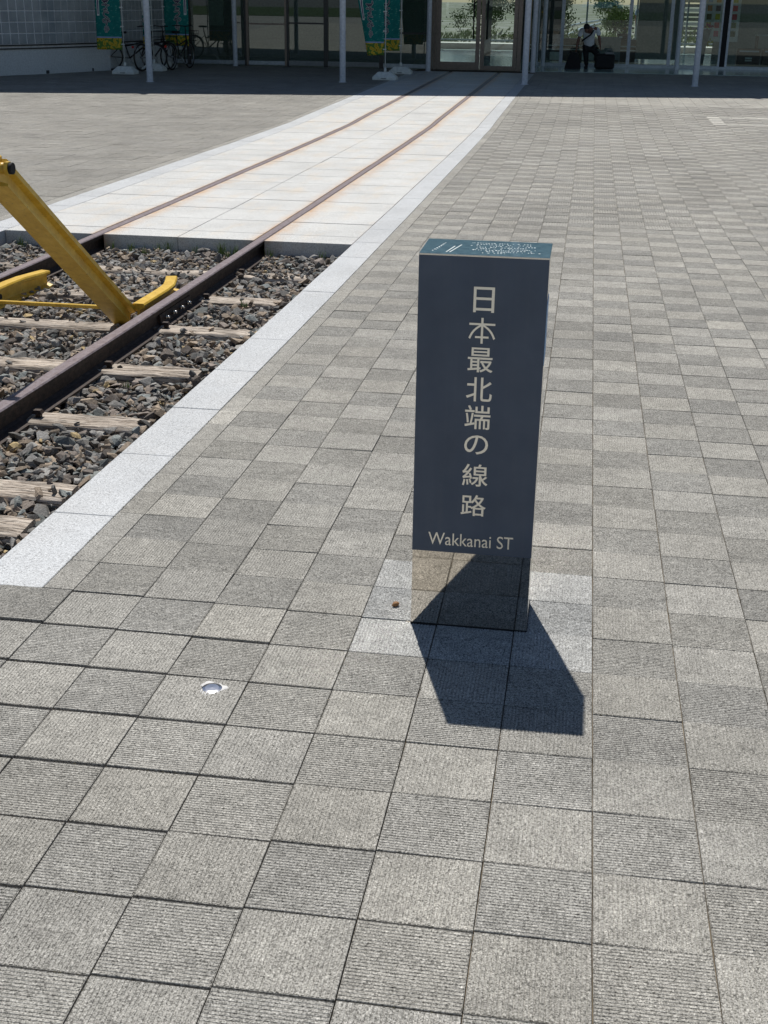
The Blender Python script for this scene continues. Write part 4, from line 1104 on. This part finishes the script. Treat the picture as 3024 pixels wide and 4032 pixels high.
for x in range(0, 9, 2): b.box(x-.05, x+.05, .03, .12, 0, 2.5)
b.build('post', M_ALU, fn)

# ---------------------------------------------------------------- banners on weighted bases
def banner(x, y, label, side, rz=0, wdt=.60, wave=.05, group='teal banners on white weighted bases', curl=0.0, mirror=True):
    t = thing('banner', (x, y, zs(y)), label, 'banner', group, rz)
    b = MB(); w1, w2 = .265, .15
    vs = [(-w1, -.17, 0), (w1, -.17, 0), (w1, .17, 0), (-w1, .17, 0), (-w1, -.17, .065), (w1, -.17, .065), (w1, .17, .065), (-w1, .17, .065), (-w2, -.08, .17), (w2, -.08, .17), (w2, .08, .17), (-w2, .08, .17)]
    b.add(vs, [(3, 2, 1, 0), (0, 1, 5, 4), (1, 2, 6, 5), (2, 3, 7, 6), (3, 0, 4, 7), (4, 5, 9, 8), (5, 6, 10, 9), (6, 7, 11, 10), (7, 4, 8, 11), (8, 9, 10, 11)]); bs_ = b.build('weighted_base', M_WHITE, t)
    md = bs_.modifiers.new('bevel', 'BEVEL'); md.width = .012; md.segments = 2
    b = MB(); b.box(-.07, .05, -.174, -.1701, .028, .04); b.build('embossed_mark', M_DARK, bs_)
    b = MB(); b.tube([(0, 0, .16), (0, 0, .26)], [.034, .026], 12); b.build('socket', M_WHITE, t)
    b = MB(); b.tube([(0, 0, .2), (0, 0, 2.9)], .012, 8); b.tube([(0, 0, 2.88), (side*.64, 0, 2.88)], .008, 6); b.build('pole', M_WHITE, t)
    # cloth
    nx_, nz_ = 16, 44; vs = []; fs = []; z0, z1 = .52, 2.86
    def P(u_, z):
        k = 1-curl*max(0, (1.1-(z-z0)))*u_
        return Vector((side*(.035+wdt*u_*k), wave*math.sin(u_*5+z*2.1)*u_+curl*.1*u_, z+.06*u_*curl*(1.2-z)*-1))
    for j in range(nz_+1):
        for i in range(nx_+1): vs.append(P(i/nx_, z0+(z1-z0)*j/nz_))
    for j in range(nz_):
        for i in range(nx_): q = j*(nx_+1)+i; fs.append((q, q+1, q+nx_+2, q+nx_+1))
    b = MB(); b.add(vs, fs, True); cl = b.build('cloth', M_FLAG, t, recalc=False)
    md = cl.modifiers.new('thick', 'SOLIDIFY'); md.thickness = .002
    for z in (.64, 1.02, 1.42, 1.82, 2.22, 2.62):
        b = MB(); b.box(-.022, .022, -.016, .016, z-.012, z+.012); b.box(side*.02, side*.055, -.004, .004, z-.012, z+.012); b.build('clip', M_WHITE, t)
    for m_, hw_, dy_ in ((M_PAPER, .030, -.006), (M_PURPLE, .012, -.009)):
        vs = []; fs = []
        for q, z in enumerate(np.linspace(1.24+(.03 if hw_ < .02 else 0), 2.7, 16)):
            for e in (-hw_, hw_):
                p = P(.88+e/wdt, z); vs.append((p.x, p.y+dy_, p.z))
            if q: fs.append((2*q-2, 2*q-1, 2*q+1, 2*q))
        o = MB().add(vs, fs).build('side_strip', m_, cl, recalc=False)
    for m_, off, dy_, hh in ((M_PAPER, .0, -.006, 1.0), (M_PURPLE, .0, -.009, .80)):
        for k, ch_ in enumerate('風っこそうや号'):
            sz = .175 if k < 6 and k != 1 else .115
            o = text_obj('print' if m_ is M_PURPLE else 'print_outline', ch_, .3, m_, .0006)
            me = o.data; nn = len(me.vertices); a = np.empty(nn*3, np.float32); me.vertices.foreach_get('co', a); a = a.reshape(-1, 3); mn, mx = a.min(0), a.max(0)
            g_ = 1.0
            cx_, cy_ = (mn+mx)[:2]/2; sc = sz/max(mx[1]-mn[1], mx[0]-mn[0])
            zc_ = [1.98, 1.80, 1.63, 1.46, 1.29, 1.12, .95][k]
            X = (a[:, 0]-cx_)*sc; Zz = (a[:, 1]-cy_)*sc
            if m_ is M_PAPER: # outline: the same glyph grown outwards, as eight shifted copies
                tri = np.array([list(p.vertices) for p in me.polygons if len(p.vertices) == 3] or [[0, 0, 0]])
                allv = []; allf = []
                for q in range(8):
                    ox, oz = (.014)*math.cos(q*math.pi/4), (.014)*math.sin(q*math.pi/4)
                    allv.append(np.stack([X+ox, np.full(nn, -.0001*q), Zz+oz], 1)); allf.append(tri+q*nn)
                VV = np.concatenate(allv); FF = np.concatenate(allf)
            else:
                VV = np.stack([X, np.zeros(nn), Zz], 1); FF = None
            if mirror: VV[:, 0] = -VV[:, 0]
            uu = .56; out = []
            for vx_, vy_, vz_ in VV:
                u_ = min(max(uu+vx_/wdt*side, 0), 1); p = P(u_, zc_+vz_); out.append((p.x, p.y+dy_+vy_, p.z))
            if FF is not None:
                o2 = bpy.data.meshes.new('print_outline'); o2.from_pydata(out, [], [tuple(f) for f in FF]); o2.materials.append(m_); o.data = o2
            else:
                me.vertices.foreach_set('co', np.array(out, np.float32).ravel()); me.update()
            o.parent = cl
    return t
banner(-10.645, 27.35, 'teal sunflower banner before the low wall, its white base left of the first post', -1, wave=.03)
banner(-10.60, 30.15, 'teal banner farther back, its cloth right of its pole, behind the bicycles', 1, wave=.05, mirror=False)
banner(-4.64, 27.45, 'teal banner with folded cloth on the nearer white base, left of the bronze doors', -1, wave=.05, curl=.35)
banner(-4.63, 29.85, 'teal banner on the farther white base, directly left of the bronze doors', -1, wave=.04, curl=.12)
banner(-10.42, 28.75, 'teal banner mostly hidden behind the first post among the bicycles', -1, wdt=.2, wave=.03)

# ---------------------------------------------------------------- bicycles
def bicycle(x, y, rz, label):
    t = thing('bicycle', (x, y, zs(y)), label, 'bicycle', 'black bicycles parked by the low wall', rz)
    R = .31
    def V(a, b, c=0): return (a, c, b)
    for wx in (-.52, .52):
        b = MB(); b.ring((wx, 0, R), R-.018, .018, 'Y', 36, 8); wh = b.build('wheel', M_RUBBER, t)
        b = MB(); b.ring((wx, 0, R), R-.042, .008, 'Y', 30, 5); b.build('rim', M_CHROME, wh)
        b = MB()
        for k in range(14):
            a = k*math.pi/7; b.tube([(wx, .012, R), (wx+(R-.045)*math.cos(a), 0, R+(R-.045)*math.sin(a))], .0016, 3, caps=False)
        b.tube([(wx, -.04, R), (wx, .04, R)], .022, 8); b.build('spokes', M_CHROME, wh)
        b = MB(); pts = [(wx+(R+.012)*math.cos(a), 0, R+(R+.012)*math.sin(a)) for a in np.linspace(.3, 2.6, 10)]; b.tube(pts, .022, 6, sx=.4); b.build('mudguard', M_CHROME if wx < 0 else M_BLACK, t)
    b = MB()
    bb = V(-.06, .28); hd = V(.36, .78); hd2 = V(.39, .62); sttop = V(-.20, .74); ra = V(-.52, R)
    b.tube([bb, sttop], .016, 8); b.tube([bb, hd2], .018, 8); b.tube([V(-.15, .55), V(.385, .66)], .016, 8); b.tube([bb, ra], .011, 6); b.tube([V(-.17, .62), ra], .010, 6); b.tube([hd, hd2], .020, 8); b.tube([hd2, V(.43, .5), V(.52, R)], .012, 6)
    b.build('frame', M_BLACK, t)
    b = MB(); b.tube([V(.33, .98), V(.36, .78)], .012, 8); b.tube([(.18, -.27, .99), (.30, -.18, 1.0), (.34, 0, .98), (.30, .18, 1.0), (.18, .27, .99)], .011, 8); b.build('handlebar', M_BLACK, t)
    b = MB(); b.box(-.34, -.10, -.07, .07, .83, .88, ch=.02); b.tube([V(-.21, .83), sttop], .012, 8); b.build('saddle', M_BLACK, t)
    b = MB(); b.box(-.72, -.40, -.06, .06, .655, .67); b.tube([V(-.68, .66), ra], .006, 6); b.build('carrier', M_BLACK, t)
    b = MB()
    for k in range(7):
        b.tube([(.46, -.15+k*.05, .64), (.48, -.17+k*.057, .88)], .004, 4); b.tube([(.70, -.15+k*.05, .66), (.76, -.17+k*.057, .88)], .004, 4)
    for z, e in ((.65, 0), (.76, .02), (.88, .04)): b.tube([(.46-e*.3, -.16-e*.3, z), (.72+e, -.16-e*.3, z), (.72+e, .16+e*.3, z), (.46-e*.3, .16+e*.3, z), (.46-e*.3, -.16-e*.3, z)], .004, 4)
    b.build('basket', M_BLACK, t)
    b = MB(); b.ring((-.06, -.04, .28), .085, .006, 'Y', 20, 5); b.tube([(-.06, -.05, .28), (.02, -.06, .14)], .008, 6); b.tube([(.02, -.06, .14), (.02, -.14, .14)], .012, 6); b.tube([(-.06, .05, .28), (-.14, .06, .42)], .008, 6); b.tube([(-.14, .06, .42), (-.14, .14, .42)], .012, 6); b.build('pedals', M_CHROME, t)
    b = MB(); b.tube([V(-.85, .55), V(-.83, .55)], .03, 10); b.build('rear_reflector', M_RED, t)
    b = MB(); b.tube([(-.42, .05, .30), (-.30, .10, .02)], .008, 6); b.build('kickstand', M_CHROME, t)
bicycle(-10.95, 28.75, .25, 'black bicycle whose front wheel stands behind the leftmost banner')
bicycle(-10.45, 28.95, 1.25, 'black bicycle behind the first white post, its pale chain guard showing')
bicycle(-10.05, 29.7, 1.45, 'black bicycle right of the first post with a red rear reflector')

# ---------------------------------------------------------------- people
def skin_mesh(name, joints, edges, m, parent, lvl=2):
    me = bpy.data.meshes.new(name); me.from_pydata([j[0] for j in joints], edges, []); me.update()
    o = bpy.data.objects.new(name, me); COL.objects.link(o)
    md = o.modifiers.new('skin', 'SKIN'); md.use_smooth_shade = True; md.branch_smoothing = .5
    for v_, j in zip(me.skin_vertices[0].data, joints):
        v_.radius = j[1] if isinstance(j[1], tuple) else (j[1], j[1])
    me.skin_vertices[0].data[0].use_root = True
    s_ = o.modifiers.new('sub', 'SUBSURF'); s_.levels = lvl; s_.render_levels = lvl
    dg = bpy.context.evaluated_depsgraph_get(); m2 = bpy.data.meshes.new_from_object(o.evaluated_get(dg))
    bpy.data.objects.remove(o); m2.materials.clear(); m2.materials.append(m); m2.name = name
    m2.polygons.foreach_set('use_smooth', [True]*len(m2.polygons))
    o = bpy.data.objects.new(name, m2); COL.objects.link(o); o.parent = parent
    return o
def hand(joints, edges, wrist, d, side_, sc=1.0):
    """palm and five bent fingers hanging from the wrist vertex"""
    d = Vector(d).normalized(); s_ = Vector(side_).normalized(); w0 = Vector(joints[wrist][0]); nrm = d.cross(s_)
    palm = len(joints); joints.append((tuple(w0+d*.05*sc), (.030*sc, .016*sc))); edges.append((wrist, palm))
    for k, ln in enumerate((.062, .070, .066, .052)):
        o_ = (k-1.5)*.017*sc
        a = len(joints); joints.append((tuple(w0+d*.082*sc+s_*o_), .0075*sc)); joints.append((tuple(w0+d*(.082+ln*.5)*sc+s_*o_+nrm*.008*sc), .0070*sc)); joints.append((tuple(w0+d*(.082+ln*.85)*sc+s_*o_+nrm*.028*sc), .0060*sc))
        edges += [(palm, a), (a, a+1), (a+1, a+2)]
    a = len(joints); joints.append((tuple(w0+d*.045*sc-s_*.034*sc), .009*sc)); joints.append((tuple(w0+d*.075*sc-s_*.046*sc+nrm*.014*sc), .0075*sc)); edges += [(palm, a), (a, a+1)]
# man bending over his bags, facing the camera
mn = thing('person', (-.20, 33.9, GB), 'man in pale shirt and dark trousers bending over two bags before the glass', 'person')
J = []; E_ = []
def j(p, r): J.append((p, r)); return len(J)-1
pel = j((.0, .06, .60), (.12, .10)); spine = j((-.01, .0, .76), (.125, .095)); chest = j((-.03, -.12, .97), (.15, .11)); neck = j((-.06, -.25, 1.02), .05); head0 = j((-.085, -.34, 1.045), (.075, .08)); head1 = j((-.095, -.40, 1.00), (.085, .085)); chin = j((-.10, -.43, .92), (.05, .05)); nose = j((-.102, -.485, .97), .014)
E_ += [(pel, spine), (spine, chest), (chest, neck), (neck, head0), (head0, head1), (head1, chin), (head1, nose)]
shl = j((-.20, -.14, .985), .060); ell = j((-.29, -.17, .72), .040); wrl = j((-.32, -.20, .53), .026)
shr = j((.17, -.14, 1.02), .060); elr = j((.26, -.14, .76), .040); wrr = j((.29, -.18, .60), .026)
E_ += [(chest, shl), (shl, ell), (ell, wrl), (chest, shr), (shr, elr), (elr, wrr)]
hpl = j((-.085, .05, .55), .085); knl = j((-.06, -.02, .30), .058); anl = j((-.03, .02, .07), .038); ftl = j((-.05, -.12, .035), (.040, .030))
hpr = j((.09, .05, .55), .085); knr = j((.27, -.02, .33), .058); anr = j((.30, .10, .07), .038); ftr = j((.33, -.04, .035), (.040, .030))
E_ += [(pel, hpl), (hpl, knl), (knl, anl), (anl, ftl), (pel, hpr), (hpr, knr), (knr, anr), (anr, ftr)]
hand(J, E_, wrl, (-.1, -.1, -1), (0, 1, 0)); hand(J, E_, wrr, (.1, -.1, -1), (0, 1, 0))
skin_mesh('body', J, E_, M_SKIN, mn)
J2 = [((.0, .06, .56), (.155, .13)), ((-.01, .0, .76), (.155, .12)), ((-.03, -.11, .985), (.175, .13)), ((-.055, -.20, 1.03), (.085, .08)), ((-.21, -.14, .98), .080), ((-.275, -.16, .79), .064), ((.18, -.14, 1.015), .080), ((.25, -.14, .83), .064), ((-.10, .03, .50), .08), ((.10, .03, .48), .08)]
skin_mesh('shirt', J2, [(0, 1), (1, 2), (2, 3), (2, 4), (4, 5), (2, 6), (6, 7), (0, 8), (0, 9)], M_SHIRT, mn)
J3 = [((.0, .06, .56), (.13, .11)), ((-.085, .05, .52), .10), ((-.06, -.02, .30), .074), ((-.03, .02, .08), .062), ((.09, .05, .52), .10), ((.27, -.02, .33), .074), ((.30, .10, .08), .062)]
skin_mesh('trousers', J3, [(0, 1), (1, 2), (2, 3), (0, 4), (4, 5), (5, 6)], M_BLACK, mn)
skin_mesh('hair', [((-.08, -.31, 1.085), (.088, .08)), ((-.095, -.40, 1.06), (.094, .080)), ((-.10, -.46, 1.01), (.075, .06))], [(0, 1), (1, 2)], M_BLACK, mn)
b = MB(); b.tube([(.10, -.30, .98), (.02, -.33, .86), (-.12, -.27, .76), (-.19, -.15, .70)], .022, 6, sx=.5); b.build('shoulder_strap', M_BLACK, mn)
for (fx, fy) in ((-.045, -.06), (.32, .03)):
    b = MB(); b.tube([(fx+.005, fy+.11, .04), (fx, fy, .045), (fx-.005, fy-.11, .03)], [.045, .05, .035], 10); b.build('shoe', M_BLACK, mn)
t = thing('travel_bag', (-.58, 33.72, GB), 'black upright bag at the man\'s left side, gripped by its handle', 'bag')
b = MB(); b.prism([(-.23, 0), (.20, 0), (.18, .22), (.10, .42), (-.08, .44), (-.18, .20)], -.14, .14, 'Y'); o = b.build('bag_body', M_BLACK, t); md = o.modifiers.new('bevel', 'BEVEL'); md.width = .03; md.segments = 3
b = MB(); b.tube([(-.10, 0, .42), (-.08, 0, .52), (.06, 0, .53), (.10, 0, .40)], .012, 6); b.build('handle', M_BLACK, t)
t = thing('suitcase', (.24, 33.72, GB), 'wide black suitcase on the ground right of the bending man', 'suitcase')
b = MB(); b.box(-.27, .25, -.15, .15, .02, .40, ch=.05); b.build('case', M_BLACK, t)
b = MB(); b.box(-.02, .22, -.13, .13, .39, .44, ch=.02); b.tube([(.02, 0, .43), (.03, 0, .50), (.15, 0, .50), (.16, 0, .43)], .010, 6); b.build('handle', M_GREYP, t)
# visitor in blue seen through the glass, standing with the back turned
vn = thing('person', (1.62, 47.9, GB), 'standing visitor in a blue shirt outside the rear windows, back turned', 'person')
J = []; E_ = []
pel = j((0, 0, .92), (.13, .10)); spine = j((0, 0, 1.15), (.125, .10)); chest = j((0, -.01, 1.38), (.15, .10)); neck = j((0, 0, 1.50), .052); head = j((0, .02, 1.62), (.085, .10)); h2 = j((0, .02, 1.70), (.07, .085)); E_ += [(pel, spine), (spine, chest), (chest, neck), (neck, head), (head, h2)]
for s_ in (-1, 1):
    a = j((s_*.20, 0, 1.40), .055); b1 = j((s_*.26, 0, 1.13), .040); c1 = j((s_*.24, .08, .90), .027); E_ += [(chest, a), (a, b1), (b1, c1)]; hand(J, E_, c1, (0, .2, -1), (0, 1, 0))
    a = j((s_*.10, 0, .86), .085); b1 = j((s_*.11, .02, .48), .058); c1 = j((s_*.11, 0, .09), .040); d1 = j((s_*.12, .13, .04), (.04, .03)); E_ += [(pel, a), (a, b1), (b1, c1), (c1, d1)]
skin_mesh('body', J, E_, M_SKIN, vn)
skin_mesh('shirt', [((0, 0, .90), (.165, .13)), ((0, 0, 1.15), (.155, .125)), ((0, -.01, 1.38), (.175, .125)), ((-.21, 0, 1.40), .075), ((-.25, 0, 1.18), .06), ((.21, 0, 1.40), .075), ((.25, 0, 1.18), .06)], [(0, 1), (1, 2), (2, 3), (3, 4), (2, 5), (5, 6)], M_BLUESHIRT, vn)
skin_mesh('trousers', [((0, 0, .88), (.14, .12)), ((-.10, 0, .80), .10), ((-.11, .02, .48), .078), ((-.11, 0, .10), .065), ((.10, 0, .80), .10), ((.11, .02, .48), .078), ((.11, 0, .10), .065)], [(0, 1), (1, 2), (2, 3), (0, 4), (4, 5), (5, 6)], M_BLACK, vn)
skin_mesh('hair', [((0, -.01, 1.64), (.09, .09)), ((0, 0, 1.73), (.08, .08))], [(0, 1)], M_BLACK, vn)

# ---------------------------------------------------------------- behind the camera, mirrored in the glass front
def car(x, y, rz, m, label):
    t = thing('parked_car', (x, y, zs(y)), label, 'car', 'cars parked beyond the lawn, mirrored in the glass', rz)
    side = [(-2.1, .30), (-2.15, .62), (-2.0, .86), (-1.15, .95), (-.62, 1.40), (.75, 1.44), (1.45, .98), (2.05, .88), (2.12, .55), (2.08, .30)]
    b = MB(); b.prism(side, -.82, .82, 'Y'); o = b.build('body', m, t); md = o.modifiers.new('bevel', 'BEVEL'); md.width = .06; md.segments = 2
    for s_ in (-.83, .83):
        b = MB(); b.prism([(-1.02, .96), (-.58, 1.34), (.70, 1.37), (1.28, .98)], s_-.006, s_+.006, 'Y'); b.build('side_window', M_DARK, t)
        for wx in (-1.3, 1.3):
            b = MB(); b.tube([(wx, s_-.10, .31), (wx, s_+.03, .31)], .31, 20); wh = b.build('wheel', M_RUBBER, t)
            b = MB(); b.tube([(wx, s_-.105, .31), (wx, s_+.035, .31)], .18, 14); b.build('rim', M_CHROME, wh)
car(-9.5, -72, .1, M_WHITE, 'white car parked behind the camera beyond the lawn'); car(-4.6, -73, .05, M_GREYP, 'grey car parked behind the camera beyond the lawn'); car(.6, -72, .0, M_BLUE, 'blue car parked behind the camera beyond the lawn')
for x, lab in ((-12.6, 'white bollard left of two at the lawn edge behind the camera'), (-8.6, 'white bollard right of two at the lawn edge behind the camera')):
    b = MB(); b.tube([(0, 0, 0), (0, 0, .9)], .09, 14); b.tube([(0, 0, .9), (0, 0, .96)], [.09, .04], 14)
    o = b.build('bollard', M_WHITE); o.location = (x, -13, zs(-13)); tag(o, lab, 'bollard', 'white bollards behind the camera')
